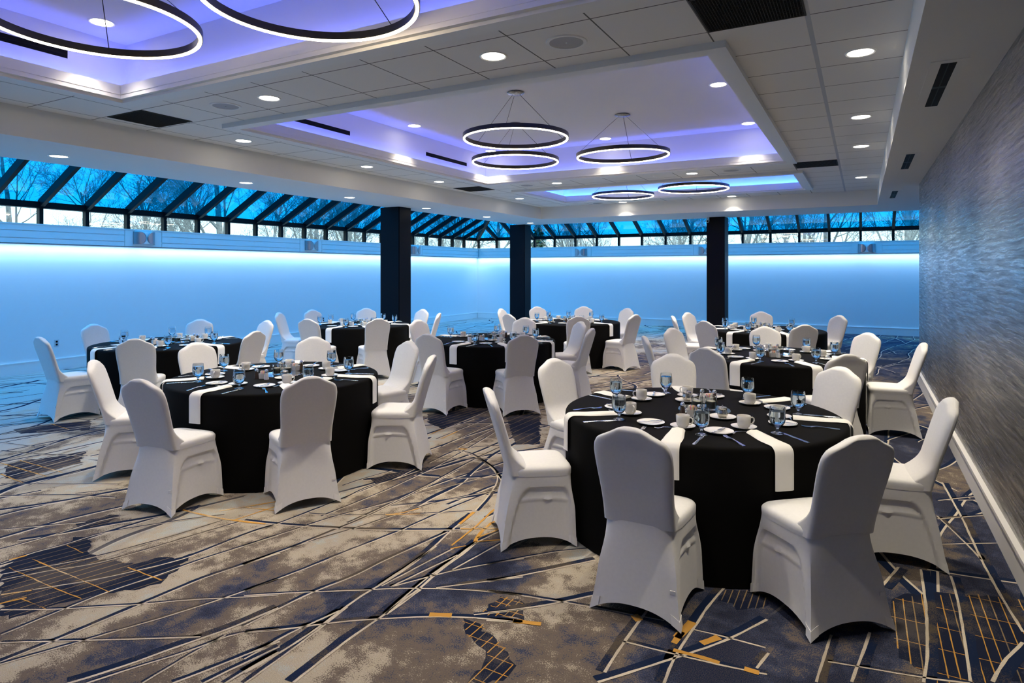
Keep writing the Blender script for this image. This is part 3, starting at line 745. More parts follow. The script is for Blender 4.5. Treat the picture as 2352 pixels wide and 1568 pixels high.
# ------------------------------------------------------------------ wall fittings
def sconce(loc, rz, label):
    """local +y = out of the wall"""
    t = thing('wall_sconce', label, 'wall lamp', loc, rz, 'wall lamps on the sill bands')
    mb = MB(); mb.box(-.17, .17, 0, .03, -.115, .115); mb.box(-.15, .15, .03, .085, -.105, .105); obj('body', mb.mesh('sconce_body', 'sconce_white', smooth=False), t)
    for s in (-1, 1):
        rows = []
        N = 18; R = .118
        for j in range(N+1):
            z = -.118+.236*j/N
            inner = .012+ (R-math.sqrt(max(0, R*R-z*z)))      # D-shaped shield edge
            row = []
            for i in range(9):
                f = i/8; x = inner+(.2-inner)*f
                yy = .105-.075*max(0, (x-.11)/.09)**2
                row.append((s*x, yy, z))
            row += [(s*.2, .0, z)]
            rows.append(row)
        mb = MB(); mb.grid(rows)
        me = mb.mesh('shield', 'sconce_metal')
        o = obj('shield', me, t); md = o.modifiers.new('s', 'SOLIDIFY'); md.thickness = .006
    return t
for i, y in enumerate(SC_L): sconce((XL+.151, y, 2.30), -PI/2, 'wall lamp with curved metal shields on the long blue wall, %s from the front' % ORD[i])
for i, x in enumerate(SC_B): sconce((x, YB-.151, 2.275), PI, 'wall lamp with curved metal shields on the far blue wall, %s' % ('nearest the room corner', 'beside the third column', 'nearest the grey wall')[i])
mb = MB(); mb.box(-.035, .035, 0, .006, -.058, .058); OUT_P = mb.mesh('cover_plate', 'plate_grey', smooth=False)
mb = MB(); mb.box(-.016, .016, .006, .008, .008, .040); mb.box(-.016, .016, .006, .008, -.040, -.008); OUT_S = mb.mesh('socket', 'dark_slot', smooth=False)
for loc, rz, l in (((XL+.001, 5.78, .46), -PI/2, 'grey wall outlet on the long blue wall, behind the first chair'), ((XL+.001, 11.9, .45), -PI/2, 'wall outlet on the long blue wall between two chair backs'), ((-2.6, YB-.001, .44), PI, 'wall outlet on the far blue wall beside the third column'), ((XR-.001, 10.9, .43), PI/2, 'metal wall outlet low on the grey textured wall')):
    assemble('wall_outlet', [('cover_plate', OUT_P), ('socket', OUT_S)], l, 'outlet', loc, rz)
t = thing('security_camera', 'small white security camera under the soffit on the third black column', 'security camera', (-3.32, 16.06, 2.93))
mb = MB(); mb.box(-.03, .03, 0, .04, -.02, .07); obj('bracket', mb.mesh('bracket', 'camera_white', smooth=False), t)
mb = MB(); mb.tube([(0, .02, -.01), (.02, -.12, -.04)], .035, 14); obj('camera_body', mb.mesh('camera_body', 'camera_white'), t)
mb = MB(); mb.tube([(.02, -.12, -.04), (.0207, -.125, -.041)], .024, 14); obj('lens', mb.mesh('lens_cap', 'dark_slot'), t)
# ------------------------------------------------------------------ chair
def chair_parts():
    ZR = .452
    def corner_rect(t):
        """half widths and front/rear y at height fraction t (0 hem, 1 seat rim)"""
        k = (1-t)
        hr = .186+.042*k**1.9; hf = .208+.017*k**1.3
        return hr, hf, -.178-.064*k**1.35, .214+.012*k
    def hem(s): return .004+.062*max(0., 1-abs(2*s-1)**2.4)
    def side_pt(side, s, t):
        hr, hf, yr, yf = corner_rect(t)
        z = hem(s)+(ZR-hem(s))*t
        if side == 'rear':
            x = (2*s-1)*hr; d = .016*math.sin(PI*s)**.8*(1-t)**.7*.9
            return (x, yr+d-.004*math.sin(PI*s), z)
        if side == 'front':
            x = (1-2*s)*hf; d = .013*math.sin(PI*s)*(1-t)*t*3
            return (x, yf-d, z)
        # sides: s from rear to front; the frame of the chair shows as a raised upside-down U
        if side == 'left': s_ = 1-s
        else: s_ = s
        y = yr+(yf-yr)*s_; h = hr+(hf-hr)*s_
        a = s_-(.085+.20*t*t); b = (1-.055)-s_; c = (.80-t)
        # rounded inner corners
        dd = min(a*1.15, b*1.15, c*.85)
        q = [max(0., .16-v) for v in (a*1.15, b*1.15, c*.85)]
        dr = .16-math.sqrt(sum(v*v for v in q))
        inset = .019*sm(dr, .0, .035)
        rail = .007*(1-sm(abs(t-.60), .008, .028))*sm(dr, .02, .05)
        bump = .013*math.exp(-((s_-.60)/.045)**2-((t-.60)/.025)**2)
        belly = .010*math.sin(PI*min(1, max(0, s_)))*(1-t)**.6*.6
        x = h-inset+rail+bump-belly
        return ((x if side == 'right' else -x), y, z)
    def rnd_corner(p, t):
        hr, hf, yr, yf = corner_rect(t); g = min(1, max(0, (p[1]-yr)/(yf-yr)))
        u = abs(p[0])/(hr+(hf-hr)*g); v = abs(p[1]-(yr+yf)/2)/((yf-yr)/2); n = 5.5
        m = max(u, v)
        if m < .2: return p
        f = m/(u**n+v**n)**(1/n); f = 1+(f-1)*sm(t, .45, 1.)
        return (p[0]*f, (yr+yf)/2+(p[1]-(yr+yf)/2)*f, p[2])
    # skirt: four panels sharing corner columns
    NS, NT = 40, 34
    mb = MB(); rows = []
    for j in range(NT+1):
        t = j/NT; row = []
        for side in ('rear', 'right', 'front', 'left'):
            for i in range(NS):
                row.append(rnd_corner(side_pt(side, i/NS, t), t))
        rows.append(row)
    mb.grid(rows, close=True)
    # rolled hem
    mb.grid([[(x*.985, y*.985, z+.006) for x, y, z in rows[0]], rows[0]], close=True)
    skirt = mb.mesh('skirt', 'chair_fabric', angle=50)
    # pockets around the four feet
    pockets = []
    for a, b in (('rear', 'right'), ('right', 'front'), ('front', 'left'), ('left', 'rear')):
        mb = MB(); rows = []
        for j in range(6):
            t = .0+.105*j/5; row = []
            for i in range(5): row.append(side_pt(a, 1-.10*(4-i)/4*1.0, t))
            for i in range(1, 5): row.append(side_pt(b, .10*i/4, t))
            cx = sum(p[0] for p in row)/len(row); cy = sum(p[1] for p in row)/len(row)
            g = []
            for x, y, z in row:
                l = math.hypot(x, y); g.append((x*(1+.0045/l), y*(1+.0045/l), max(.003, z-.001)))
            rows.append(g)
        mb.grid(rows)
        # seam edge back to the skirt
        mb.grid([rows[-1], [(x*.985, y*.985, z) for x, y, z in rows[-1]]])
        pockets.append(mb.mesh('foot_pocket', 'pocket_fabric', angle=50))
    # seat cushion cover
    def seat_ring(f, z, out=0.):
        pts = []
        hr, hf, yr, yf = corner_rect(1)
        N = 64
        for k in range(N):
            a = 2*PI*k/N; ca, sa = math.cos(a), math.sin(a)
            n = 5.5
            r = (abs(ca)**n+abs(sa)**n)**(-1/n)
            u, v = r*ca, r*sa
            y = (yr+yf)/2+v*((yf-yr)/2+out)*f; g = (y-yr)/(yf-yr)
            x = u*(hr+(hf-hr)*min(1, max(0, g))+out)*f
            pts.append((x, y, z))
        return pts
    mb = MB(); rows = [seat_ring(1, .435, .002), seat_ring(1, .452, .003), seat_ring(1, .466, .003), seat_ring(.985, .478, .001), seat_ring(.95, .486), seat_ring(.88, .491), seat_ring(.7, .496), seat_ring(.4, .499), seat_ring(.12, .500)]
    mb.grid(rows, close=True); b = len(mb.v); mb.f.append(tuple(range(b-64, b))); mb.mi.append(0)
    seat = mb.mesh('seat', 'chair_fabric', angle=60)
    # back rest: pillow between an outline with a crowned top
    OUT = [(.0, .953), (.03, .951), (.055, .944), (.08, .931), (.105, .917), (.13, .905), (.155, .894), (.175, .880), (.189, .858), (.196, .83), (.198, .81), (.197, .76), (.193, .70), (.187, .63), (.183, .56), (.182, .50), (.184, .44)]
    def half_w(z):
        for (x0, z0), (x1, z1) in zip(OUT, OUT[1:]):
            if z1 <= z <= z0: return x0+(x1-x0)*((z0-z)/(z0-z1))
        return 0.
    def lean(z): return -.152-.150*((max(z, .44)-.44)/.51)**1.06
    zs = [.44+.40*i/16 for i in range(17)]+[.855, .868, .88, .892, .902, .911, .920, .928, .935, .941, .946, .9495, .952]
    NA = 24
    mb = MB(); rows = []
    for z in zs:
        w = max(.001, half_w(z)); row = []
        for i in range(NA+1):
            a = -1+2*i/NA; a = math.sin(a*PI/2)
            ed = math.sqrt(max(0., 1-abs(a)**7)); top = min(1., math.sqrt(max(0, (.9535-z)/.025)))
            # distance to the crowned edge thins the pad too
            th = .030*ed*top*(1+.25*(1-a*a))
            fil = .105*max(0., (.60-z)/.135)**2.0
            row.append((a*w, lean(z)+th+fil*(1-.10*a*a), z))
        for i in range(NA, -1, -1):
            a = -1+2*i/NA; a = math.sin(a*PI/2)
            ed = math.sqrt(max(0., 1-abs(a)**9)); top = min(1., math.sqrt(max(0, (.9535-z)/.018)))
            th = .026*ed*top-.004*math.exp(-(a/.7)**4)*sm(z, .5, .62)*(1-sm(z, .84, .91))
            row.append((a*w, lean(z)-th, z))
        rows.append(row)
    mb.grid(rows, close=True); n = 2*(NA+1); mb.f.append(tuple(range(len(mb.v)-n, len(mb.v)))); mb.mi.append(0)
    back = mb.mesh('backrest', 'chair_fabric', angle=60)
    # the little maker's tab stitched in the rear seam
    mb = MB(); x, y, z = side_pt('rear', .985, .36); mb.box(x-.028, x-.002, y-.0035, y-.001, z-.009, z+.009); tab = mb.mesh('label_tab', 'pocket_fabric', smooth=False)
    return [('seat', seat), ('backrest', back), ('skirt', skirt)]+[('foot_pocket', p) for p in pockets]+[('label_tab', tab)]
CHAIR = chair_parts()

# ------------------------------------------------------------------ tableware prototypes
TH = .75; TR = .90
def cloth_mesh():
    mb = MB(); n = 144
    rnd = random.Random(3); ph = [rnd.uniform(0, 6.28) for _ in range(5)]
    def rip(r, z, a):
        k = max(0., (TH-.06-z)/.7)
        return r-.002+k*(.004*math.sin(11*a+ph[0])+.003*math.sin(17*a+ph[1])+.002*math.sin(29*a+ph[2]))*.8
    prof = [(0, TH)]+[(r, TH) for r in (.3, .6, .8, .87)]+[(.885, TH-.0015), (.893, TH-.006), (.898, TH-.014), (.9, TH-.026), (.9, TH-.06)]+[(.9, TH-.06-.068*i) for i in range(1, 11)]+[(.9, .004), (.893, .004)]
    mb.lathe(prof, n, ripple=rip)
    return mb.mesh('tablecloth', 'black_cloth', angle=50)
CLOTH = cloth_mesh()
def lathe_mesh(name, mat, prof, n=32, angle=40, **kw):
    mb = MB(); mb.lathe(prof, n, **kw); return mb.mesh(name, mat, angle=angle)
PLATE = lathe_mesh('plate', 'china', [(0, 0), (.048, 0), (.052, .002), (.083, .011), (.0845, .0135), (.082, .0135), (.056, .0065), (.050, .0055), (0, .005)], 48, 30)
SAUCER = lathe_mesh('saucer', 'china', [(0, 0), (.040, 0), (.043, .002), (.073, .013), (.0745, .0155), (.072, .0155), (.045, .008), (.030, .0055), (.028, .0045), (0, .0045)], 48, 30)
CUP_B = lathe_mesh('cup_body', 'china', [(0, 0), (.025, 0), (.026, .003), (.034, .010), (.038, .022), (.0395, .045), (.0405, .070), (.0395, .0715), (.038, .070), (.0365, .045), (.0345, .022), (.030, .010), (0, .007)], 40, 40)
mb = MB(); mb.tube([(.0385, 0, .058), (.050, 0, .061), (.060, 0, .054), (.062, 0, .041), (.056, 0, .028), (.046, 0, .021), (.0365, 0, .022)], [.0042, .0042, .0042, .0045, .0042, .004, .004], 10); CUP_H = mb.mesh('handle', 'china')
def flute(r, z, a): return r*(1+(.018*abs(math.sin(6*a)) if .05 < z < .095 else 0))
GOB_G = lathe_mesh('bowl', 'goblet_glass', [(0, 0), (.034, 0), (.036, .002), (.034, .004), (.012, .010), (.0075, .018), (.0075, .028), (.012, .038), (.028, .047), (.040, .064), (.0455, .086), (.046, .108), (.0435, .136), (.041, .155), (.040, .1555), (.039, .155), (.0415, .136), (.0438, .108), (.0432, .086), (.0377, .065), (.025, .049), (.010, .044), (0, .043)], 36, 40, ripple=flute)
GOB_W = lathe_mesh('water', 'water', [(0, .0445), (.010, .0455), (.0245, .0505), (.0370, .0662), (.0422, .0865), (.0427, .108), (.0410, .130), (0, .130)], 36, 40)
mb = MB(); mb.lathe([(0, 0), (.020, 0), (.020, .004), (.017, .030), (.0135, .060), (0, .060)], 8); SHK_G = mb
def shaker(fill, nm): 
    a = MB(); a.lathe([(0, .0005), (.021, .0005), (.021, .006), (.017, .032), (.0138, .062), (0, .062)], 8)
    return a.mesh(nm, fill, angle=20)
SALT_B = shaker('salt', 'salt_body'); PEP_B = shaker('pepper', 'pepper_body')
SHK_C = lathe_mesh('cap', 'steel', [(.0145, .060), (.0150, .064), (.0150, .076), (.0125, .084), (.006, .089), (0, .090)], 24)
CR_B = lathe_mesh('jug_body', 'pewter', [(0, 0), (.022, 0), (.024, .003), (.032, .014), (.034, .026), (.031, .038), (.0265, .046), (.0285, .054), (.030, .058), (.0285, .058), (.025, .046), (0, .044)], 28, 50)
CR_L = lathe_mesh('lid', 'pewter', [(.029, .0585), (.026, .064), (.012, .069), (.004, .070), (.004, .076), (0, .078)], 24, 40)
mb = MB(); mb.tube([(.026, 0, .050), (.044, 0, .052), (.050, 0, .038), (.044, 0, .022), (.032, 0, .016)], .0035, 8); CR_H = mb.mesh('jug_handle', 'pewter')
def caddy_mesh():
    mb = MB(); w, d, h, t = .034, .026, .046, .004
    v = []
    for z, k in ((0, .9), (h, 1.), (h, .90), (t, .78)):
        v += [(-w*k, -d*k, z), (w*k, -d*k, z), (w*k, d*k, z), (-w*k, d*k, z)]
    f = [(3, 2, 1, 0), (12, 13, 14, 15)]
    for r in range(3): f += [(r*4+i, r*4+(i+1) % 4, r*4+(i+1) % 4+4, r*4+i+4) for i in range(4)]
    mb.add(v, f); return mb.mesh('sugar_caddy', 'china', smooth=False)
CADDY = caddy_mesh()
def packet(mat):
    mb = MB(); mb.add([(-.018, -.002, 0), (.018, -.002, 0), (.018, .002, 0), (-.018, .002, 0), (-.019, -.001, .058), (.019, -.001, .058), (.019, .001, .058), (-.019, .001, .058), (-.018, -.004, .03), (.018, -.004, .03), (.018, .004, .03), (-.018, .004, .03)],
        [(3, 2, 1, 0), (0, 1, 9, 8), (8, 9, 5, 4), (2, 3, 11, 10), (10, 11, 7, 6), (1, 2, 10, 9), (9, 10, 6, 5), (3, 0, 8, 11), (11, 8, 4, 7), (4, 5, 6, 7)]); return mb.mesh('sugar_packet', mat, smooth=False)
PACK = [packet(m) for m in ('packet_white', 'packet_pink', 'packet_yellow')]
MIRROR = lathe_mesh('mirror_tray', 'mirror', [(0, 0), (.170, 0), (.172, .002), (.170, .005), (0, .005)], 64, 30)
VOT = lathe_mesh('candle_glass', 'goblet_glass', [(0, 0), (.036, 0), (.038, .002), (.038, .085), (.036, .086), (.0345, .085), (.0345, .006), (0, .005)], 32, 40)
CAND = lathe_mesh('candle', 'wax', [(0, 0), (.028, 0), (.030, .002), (.030, .046), (.026, .050), (.008, .047), (0, .046)], 28, 40)
def cutlery(kind):
    mb = MB(); th = .0022
    def strip(pts):     # (y, half width, z)
        rows = []
        for y, w, z in pts: rows.append([(-w, y, z), (w, y, z), (w*.8, y, z+th), (-w*.8, y, z+th)])
        mb.grid(rows, close=True); n = len(mb.v); mb.f += [(n-4, n-3, n-2, n-1), (n-len(rows)*4+3, n-len(rows)*4+2, n-len(rows)*4+1, n-len(rows)*4)]; mb.mi += [0, 0]
    if kind == 'fork':
        strip([(-.105, .009, .001), (-.08, .010, .0015), (-.03, .004, .006), (.02, .0035, .009), (.042, .009, .006), (.055, .0125, .004)])
        for x in (-.0095, -.0032, .0032, .0095):
            a = MB(); rows = [[(x-.0018, .054, .004), (x+.0018, .054, .004), (x+.0018, .054, .006), (x-.0018, .054, .006)], [(x-.0017, .085, .004), (x+.0017, .085, .004), (x+.0017, .085, .006), (x-.0017, .085, .006)], [(x-.0008, .104, .009), (x+.0008, .104, .009), (x+.0008, .104, .0105), (x-.0008, .104, .0105)]]
            mb.grid(rows, close=True); n = len(mb.v); mb.f.append((n-4, n-3, n-2, n-1)); mb.mi.append(0)
    elif kind == 'spoon':
        strip([(-.08, .007, .001), (-.06, .008, .0015), (-.02, .0035, .006), (.02, .003, .007), (.03, .006, .005), (.042, .013, .002), (.055, .0155, .001), (.068, .012, .0025), (.076, .004, .004)])
    elif kind == 'knife':
        strip([(-.115, .008, .001), (-.09, .0095, .001), (-.03, .0065, .0015), (-.005, .006, .0015), (.0, .0095, .001), (.07, .0095, .001), (.100, .007, .001), (.112, .002, .001)])
    else:
        strip([(-.085, .007, .001), (-.06, .0075, .001), (-.02, .005, .0015), (-.005, .005, .0015), (.0, .008, .001), (.05, .0085, .001), (.070, .006, .001), (.08, .002, .001)])
    return mb.mesh(kind, 'steel', angle=40)
FORK, SPOON, KNIFE, BKNIFE = (cutlery(k) for k in ('fork', 'spoon', 'knife', 'butter'))
def napkin_mesh(hang=.20, rin=.57, w0=.042, w1=.060, seed=0, flat=False):
    LIFT = .004
    """folded napkin; local x = outwards from the table centre (origin at the centre, z from the floor)"""
    rnd = random.Random(seed); mb = MB()
    path = []
    re = TR-.012
    for i in range(15):
        f = i/14; r = rin+(re-.02-rin)*f
        path.append((r, TH+.0025+.0025*sm(r, .76, .84), 0, 1))
    if not flat:
        for a in (10, 20, 32, 45, 58, 70, 90):
            q = math.radians(a); path.append((re-.02+.046*math.sin(q), TH+.0050-.0415*(1-math.cos(q)), q, 1))
        for i in range(1, 9): path.append((re+.026, TH-.0365-hang*i/8, PI/2, 1))
    top = []; bot = []
    n = len(path); NX = 10
    for i, (r, z, q, _) in enumerate(path):
        f = min(1, i/12); w = w0+(w1-w0)*sm(f, 0, .8)
        th = .011-.004*sm(f, .3, 1)
        nx, nz = math.sin(q), math.cos(q)
        tr = []; br = []
        for k in range(NX+1):
            u = -1+2*k/NX; e = math.sqrt(max(0, 1-abs(u)**6)); puff = .006*(1-sm(f, .0, .6))*math.cos(u*PI/2)
            skew = .018*(1-f)*(1 if seed % 2 else -1)
            hgt = (th*e+puff+.0015*math.sin(7*u+seed)*(1-f))
            x0 = r; 
            tr.append((x0+nx*max(hgt, .001), u*w+skew, z+nz*max(hgt, .001)))
            br.append((x0, u*w*.98+skew, z))
        top.append(tr); bot.append(br)
    rows = [t+b[::-1] for t, b in zip(top, bot)]
    mb.grid(rows, close=True); m = len(rows[0]); N = len(mb.v)
    mb.f += [tuple(range(m)), tuple(range(N-m, N))]; mb.mi += [0, 0]
    return mb.mesh('napkin', 'napkin_cloth', angle=50)
NAPS = [napkin_mesh(.185, .58, w1=.054, seed=1), napkin_mesh(.15, .585, w1=.054, seed=2), napkin_mesh(.19, .59, w1=.056, seed=3), napkin_mesh(.17, .575, w0=.046, w1=.053, seed=4)]

# ------------------------------------------------------------------ tables, chairs, place settings
TABLES = [
 ('first table along the grey wall', (-.96, 4.37), [-142, -90, -48, 6, 56, 111, 158], 3),
 ('front left table', (-4.63, 4.02), [-134, -79, -32, 23, 72, 123, 172], 3),
 ('table along the blue wall', (-7.95, 5.16), [-96, -47, 8, 83, 130, -172], 2),
 ('table before the first column', (-7.74, 8.5), [-156, -79, -36, 26, 75, 126, 168], 1),
 ('middle table', (-4.48, 7.53), [-90, -44, 7, 52, 98, 170], 2),
 ('back table by the second column', (-4.72, 10.87), [-115, -62, -17, 63, 103, 142, -176], 1),
 ('second table along the grey wall', (-.86, 7.66), [-109, -58, 6, 50, 101, 155, -157], 2),
 ('third table along the grey wall', (-1.36, 10.89), [-118, -62, 44, 99, 160, -162], 1),
]
SECT = ['near', 'near-right', 'right', 'far-right', 'far', 'far-left', 'left', 'near-left']
rnd = random.Random(11)
def names_for(c, angs):
    """a distinct compass word per seat as seen from the camera"""
    cam = math.degrees(math.atan2(-c[1], -c[0]))
    rel = [((a-cam) % 360)/45. for a in angs]          # 0 near, grows to the right
    used = {}; out = [None]*len(angs)
    for i in sorted(range(len(angs)), key=lambda i: abs(rel[i]-round(rel[i]))):
        best = min((k for k in range(8) if k not in used), key=lambda k: min(abs(rel[i]-k), 8-abs(rel[i]-k)))
        used[best] = 1; out[i] = SECT[best]
    return out
def put(name, me, label, cat, x, y, z, rz, group):
    o = obj(name, me, None, (x, y, z), rz); return tag(o, label, cat, group)
for ti, (tn, (cx, cy), angs, lod) in enumerate(TABLES):
    tag(obj('tablecloth', CLOTH, None, (cx, cy, 0), rnd.uniform(0, 6)), 'round table under a floor-length black cloth, the %s' % tn, 'table', 'round banquet tables under black cloths')
    for i, (a, pos) in enumerate(zip(angs, names_for((cx, cy), angs))):
        A = math.radians(a); o = Vector((math.cos(A), math.sin(A), 0)); rt = Vector((-o.y, o.x, 0))  # right hand of the guest
        rt = Vector((-o.y, o.x, 0))
        def P(r, s, c=(cx, cy)): return c[0]+o.x*r+rt.x*s, c[1]+o.y*r+rt.y*s
        face = A+PI/2                                   # local +y of the chair looks to the centre
        x, y = P(1.132+rnd.uniform(0, .012), rnd.uniform(-.01, .01))
        assemble('banquet_chair', CHAIR, 'white covered chair on the %s side of the %s' % (pos, tn), 'chair', (x, y, 0), face+rnd.uniform(-.035, .035), 'white covered chairs around the %s' % tn)
        L = 'at the %s seat of the %s' % (pos, tn); z = TH+.0004
        j = lambda s=.012: rnd.uniform(-s, s)
        x, y = P(.515+j(.02), -.185+j(.012)); pz = rnd.uniform(0, 6); px, py = x, y
        put('bread_plate', PLATE, 'small white bread plate '+L, 'plate', x, y, z, pz, 'bread plates on the %s' % tn)
        sx, sy = P(.49+j(.015), .012+j(.012))
        put('saucer', SAUCER, 'white cup saucer '+L, 'saucer', sx, sy, z, 0, 'saucers on the %s' % tn)
        assemble('coffee_cup', [('cup_body', CUP_B), ('handle', CUP_H)], 'white coffee cup '+L, 'cup', (sx, sy, z+.005), A+PI/2-.2+j(.5), 'coffee cups on the %s' % tn)
        gx, gy = P(.62+j(.012), .145+j(.012))
        assemble('water_goblet', [('bowl', GOB_G), ('water', GOB_W)], 'glass water goblet '+L, 'glass', (gx, gy, z), rnd.uniform(0, 6), 'water goblets on the %s' % tn)
        nap = put('napkin', NAPS[(i+ti) % 4], 'folded white napkin '+L, 'napkin', cx+rt.x*j(.012), cy+rt.y*j(.012), 0, A+j(.05), 'napkins on the %s' % tn)
        if lod >= 2:
            x, y = P(.725, -.19+j()); put('fork', FORK, 'steel fork '+L, 'fork', x, y, z, face+j(.10), 'forks on the %s' % tn)
            x, y = P(.74, .165+j()); put('knife', KNIFE, 'steel table knife '+L, 'knife', x, y, z, face+j(.06), 'table knives on the %s' % tn)
            put('butter_knife', BKNIFE, 'small butter knife '+L, 'knife', px, py, z+.0137, face-.6+j(.5), 'butter knives on the %s' % tn)
        if lod >= 3:
            x, y = P(.565, -.055+j()); put('spoon', SPOON, 'steel dessert spoon '+L, 'spoon', x, y, z+.018 if False else z, face+PI/2+.25+j(.2), 'spoons on the %s' % tn)
    # centre of the table
    z = TH+.0004; R0 = [0, .25, -.2, .1, -.1, .3, .1, .4][ti]
    cs, sn = math.cos(R0), math.sin(R0)
    def Cn(u, v): return cx+u*cs-v*sn, cy+u*sn+v*cs
    x, y = Cn(.02, .06); put('mirror_tray', MIRROR, 'round mirror in the centre of the %s' % tn, 'mirror', x, y, z, 0, 'round mirrors under the candles')
    for k_, (u, v) in enumerate(((-.025, .045), (.06, .085))):
        x, y = Cn(u, v); w = ('near', 'far')[k_]
        put('candle_glass', VOT, 'clear glass candle holder, the %s one on the %s' % (w, tn), 'candle holder', x, y, z+.0055, 0, 'glass candle holders')
        put('candle', CAND, 'ivory candle in the %s glass on the %s' % (w, tn), 'candle', x, y, z+.012, 0, 'ivory candles')
    for k_, (w, cad, sa, pe, cr, rot) in enumerate((('near', (-.01, -.17), (.045, -.205), (-.065, -.19), (.175, -.13), .3), ('far', (.0, .295), (-.055, .345), (.03, .35), (-.15, .29), -.25))):
        x, y = Cn(*cad)
        if k_ == 0: x0, y0 = Cn(-.01, -.165)
        put('sugar_caddy', CADDY, 'white sugar caddy in the %s condiment set of the %s' % (w, tn), 'caddy', x, y, z, R0+rot, 'white sugar caddies')
        if lod >= 2:
            r2 = R0+rot
            for q in range(7):
                dx, dy = (-.021+.007*q), rnd.uniform(-.002, .002)
                put('sugar_packet', PACK[(0, 0, 1, 0, 2, 1, 0)[q]], 'paper sweetener packet in the %s caddy of the %s' % (w, tn), 'packet', x+dx*math.cos(r2)-dy*math.sin(r2), y+dx*math.sin(r2)+dy*math.cos(r2), z+.0095, r2+PI/2, 'sweetener packets in the %s caddy of the %s' % (w, tn))
        x, y = Cn(*sa); assemble('salt_shaker', [('shaker_body', SALT_B), ('cap', SHK_C)], 'glass salt shaker in the %s set of the %s' % (w, tn), 'salt shaker', (x, y, z), 0, 'salt shakers')
        x, y = Cn(*pe); assemble('pepper_shaker', [('shaker_body', PEP_B), ('cap', SHK_C)], 'glass pepper shaker in the %s set of the %s' % (w, tn), 'pepper shaker', (x, y, z), 0, 'pepper shakers')
        x, y = Cn(*cr)
        put('saucer', PLATE, 'plate under the creamer in the %s set of the %s' % (w, tn), 'plate', x, y, z, 0, 'plates under the creamers')
        assemble('creamer', [('jug_body', CR_B), ('lid', CR_L), ('jug_handle', CR_H)], 'small pewter creamer jug in the %s set of the %s' % (w, tn), 'jug', (x, y, z+.006), rnd.uniform(0, 6), 'pewter creamer jugs')

# ------------------------------------------------------------------ bare trees outside
def tree_meshes(seed, H=10.5, spread=1.):
    rd = random.Random(seed); tr = MB(); br = MB()
    def limb(p, d, L, r, lev):
        n = max(2, int(3+L/1.2)); pts = [p]; rad = [r]; q = p.copy(); e = d.copy()
        for i in range(n):
            e = (e+Vector((rd.uniform(-.16, .16), rd.uniform(-.16, .16), rd.uniform(-.03, .14)))).normalized()
            q = q+e*(L/n); pts.append(q.copy()); rad.append(max(.006, r*(1-.72*(i+1)/n)))
        (tr if lev == 0 else br).tube(pts, rad, 8 if lev == 0 else (5 if lev == 1 else 3), cap=False)
        if lev >= 4: return
        kids = (12, 7, 6, 5)[lev]
        for k in range(kids):
            f = rd.uniform(.18 if lev == 0 else .25, 1.); i = min(n-1, int(f*n)); g = f*n-i
            s = pts[i].lerp(pts[i+1], g); ax = (pts[i+1]-pts[i]).normalized()
            ang = rd.uniform(.45, 1.0); az = rd.uniform(0, 2*PI)
            o = ax.orthogonal().normalized(); o = Matrix.Rotation(az, 3, ax) @ o
            nd = (ax*math.cos(ang)+o*math.sin(ang)).normalized()
            limb(s, nd, L*rd.uniform(.36, .60), max(.006, rad[i]*.5), lev+1)
    limb(Vector((0, 0, -.3)), Vector((rd.uniform(-.06, .06), rd.uniform(-.06, .06), 1)).normalized(), H*.62, .19, 0)
    return [('trunk', tr.mesh('trunk', 'bark', fix=False)), ('branches', br.mesh('branches', 'twig', fix=False))]
TREES = [tree_meshes(s) for s in (2, 5, 9, 14)]
rt = random.Random(4)
SIDE = [(-17.4, 6.5+6.5*k_) for k_ in range(4)]+[(-24., 9.7+6.5*k_) for k_ in range(5)]+[(-30.6, 13.+6.5*k_) for k_ in range(6)]+[(-37.2, 20.+6.5*k_) for k_ in range(5)]
FAR = [(-11.+6.5*k_, 25.4) for k_ in range(3)]+[(-14.2+6.5*k_, 32.) for k_ in range(4)]+[(-22.+6.5*k_, 38.6) for k_ in range(5)]+[(-24.+6.5*k_, 45.2) for k_ in range(5)]
for n_, (spots, wl) in enumerate(((SIDE, 'long'), (FAR, 'far'))):
    for i, (x, y) in enumerate(spots):
        s = rt.uniform(.88, 1.02)
        t = assemble('bare_tree', TREES[(i+n_) % 4], 'leafless tree outside, seen through the glazing above the %s blue wall' % wl, 'tree', (x+rt.uniform(-.25, .25), y+rt.uniform(-.25, .25), 0), rt.uniform(0, 6.28), 'leafless trees beyond the %s glazing' % wl)
        t.scale = (s*.86, s*.86, s*1.05)
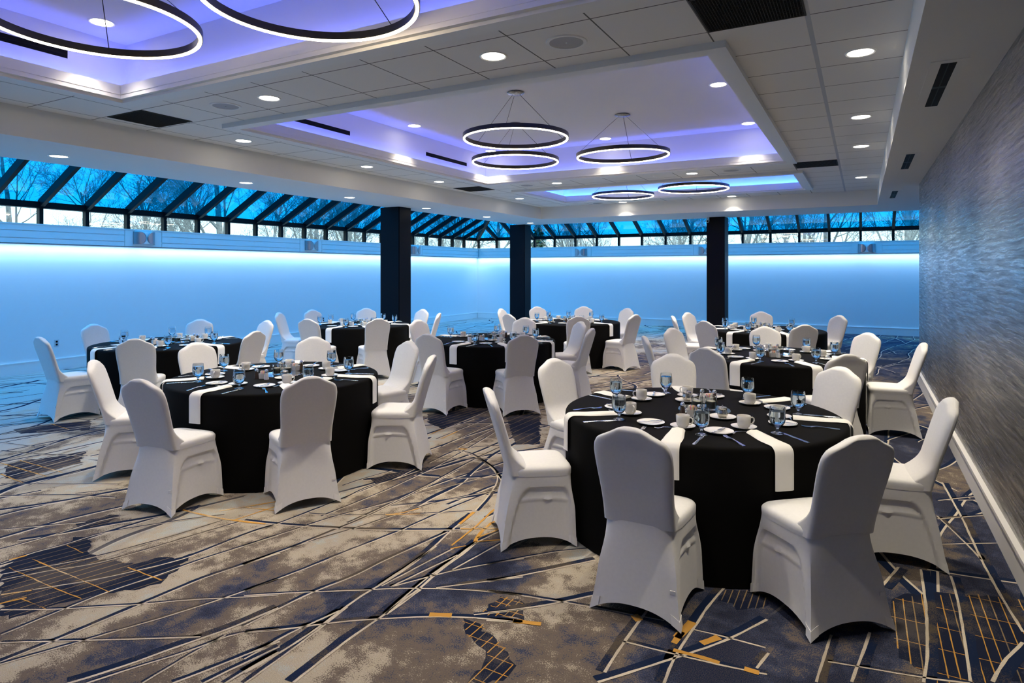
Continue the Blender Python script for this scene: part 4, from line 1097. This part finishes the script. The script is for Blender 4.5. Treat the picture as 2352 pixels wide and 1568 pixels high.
def conifer(x, y, H, label):
    t = thing('conifer_tree', label, 'tree', (x, y, 0))
    mb = MB(); mb.tube([(0, 0, -.1), (0, 0, H*.9)], [.12, .02], 8); obj('trunk', mb.mesh('conifer_trunk', 'bark'), t)
    mb = MB(); rd = random.Random(int(H*10)); n = 26
    for i in range(n):
        z = H*(.12+.86*i/n); R = H*.24*(1-i/n)+.06
        for k in range(9):
            a = rd.uniform(0, 6.28); r = R*rd.uniform(.7, 1.1)
            mb.tube([(0, 0, z), (math.cos(a)*r*.5, math.sin(a)*r*.5, z-.02*H*.3), (math.cos(a)*r, math.sin(a)*r, z-.05*H*.4)], [.05, .10, .01], 4, cap=False)
    obj('foliage', mb.mesh('conifer_foliage', 'conifer', fix=False), t)
conifer(-14.2, 28.6, 4.6, 'dark conifer outside the far glazing, right of the second black column')

# ------------------------------------------------------------------ sky
w = D.worlds.new('sky'); SC.world = w; w.use_nodes = True
nt = w.node_tree; nt.nodes.clear(); k = NB(nt)
tc = k.n('ShaderNodeTexCoord'); s = k.n('ShaderNodeSeparateXYZ'); nt.links.new(tc.outputs['Generated'], s.inputs[0])
# overcast: paler at the horizon, much brighter overhead
lum = k.ramp(k.math('MULTIPLY_ADD', s.outputs[2], .5, .5), [(.0, (.25, .27, .3)), (.495, (.45, .5, .55)), (.5, (1., 1., 1.)), (.58, (1., 1., 1.)), (.72, (SKY_TOP,)*3), (1., (SKY_TOP*1.3,)*3)])
bg = k.n('ShaderNodeBackground'); mul = k.n('ShaderNodeMix', data_type='RGBA', blend_type='MULTIPLY'); mul.inputs[0].default_value = 1
nt.links.new(lum, mul.inputs[6]); mul.inputs[7].default_value = (.74, .93, 1., 1)
nt.links.new(mul.outputs[2], bg.inputs[0]); bg.inputs[1].default_value = SKY
wo = k.n('ShaderNodeOutputWorld'); nt.links.new(bg.outputs[0], wo.inputs[0])

# ------------------------------------------------------------------ camera
cam = D.cameras.new('camera'); co = D.objects.new('camera', cam); COL.objects.link(co); SC.camera = co
co.location = (0, 0, 1.7); co.rotation_euler = (PI/2, 0, math.radians(28.75))
cam.sensor_width = 36; cam.lens = 1465/2352*36
cam.shift_y = -(784-620)/2352
cam.clip_start = .05; cam.clip_end = 200
SC.view_settings.view_transform = 'Standard'; SC.view_settings.look = 'None'; SC.view_settings.exposure = EXPO; SC.view_settings.gamma = 1; SC.view_settings.use_curve_mapping = False
cy_ = SC.cycles
cy_.use_denoising = True; cy_.caustics_reflective = False; cy_.caustics_refractive = False
cy_.max_bounces = 8; cy_.diffuse_bounces = 4; cy_.transparent_max_bounces = 12; cy_.transmission_bounces = 8
cy_.sample_clamp_indirect = 6.; cy_.use_light_tree = True
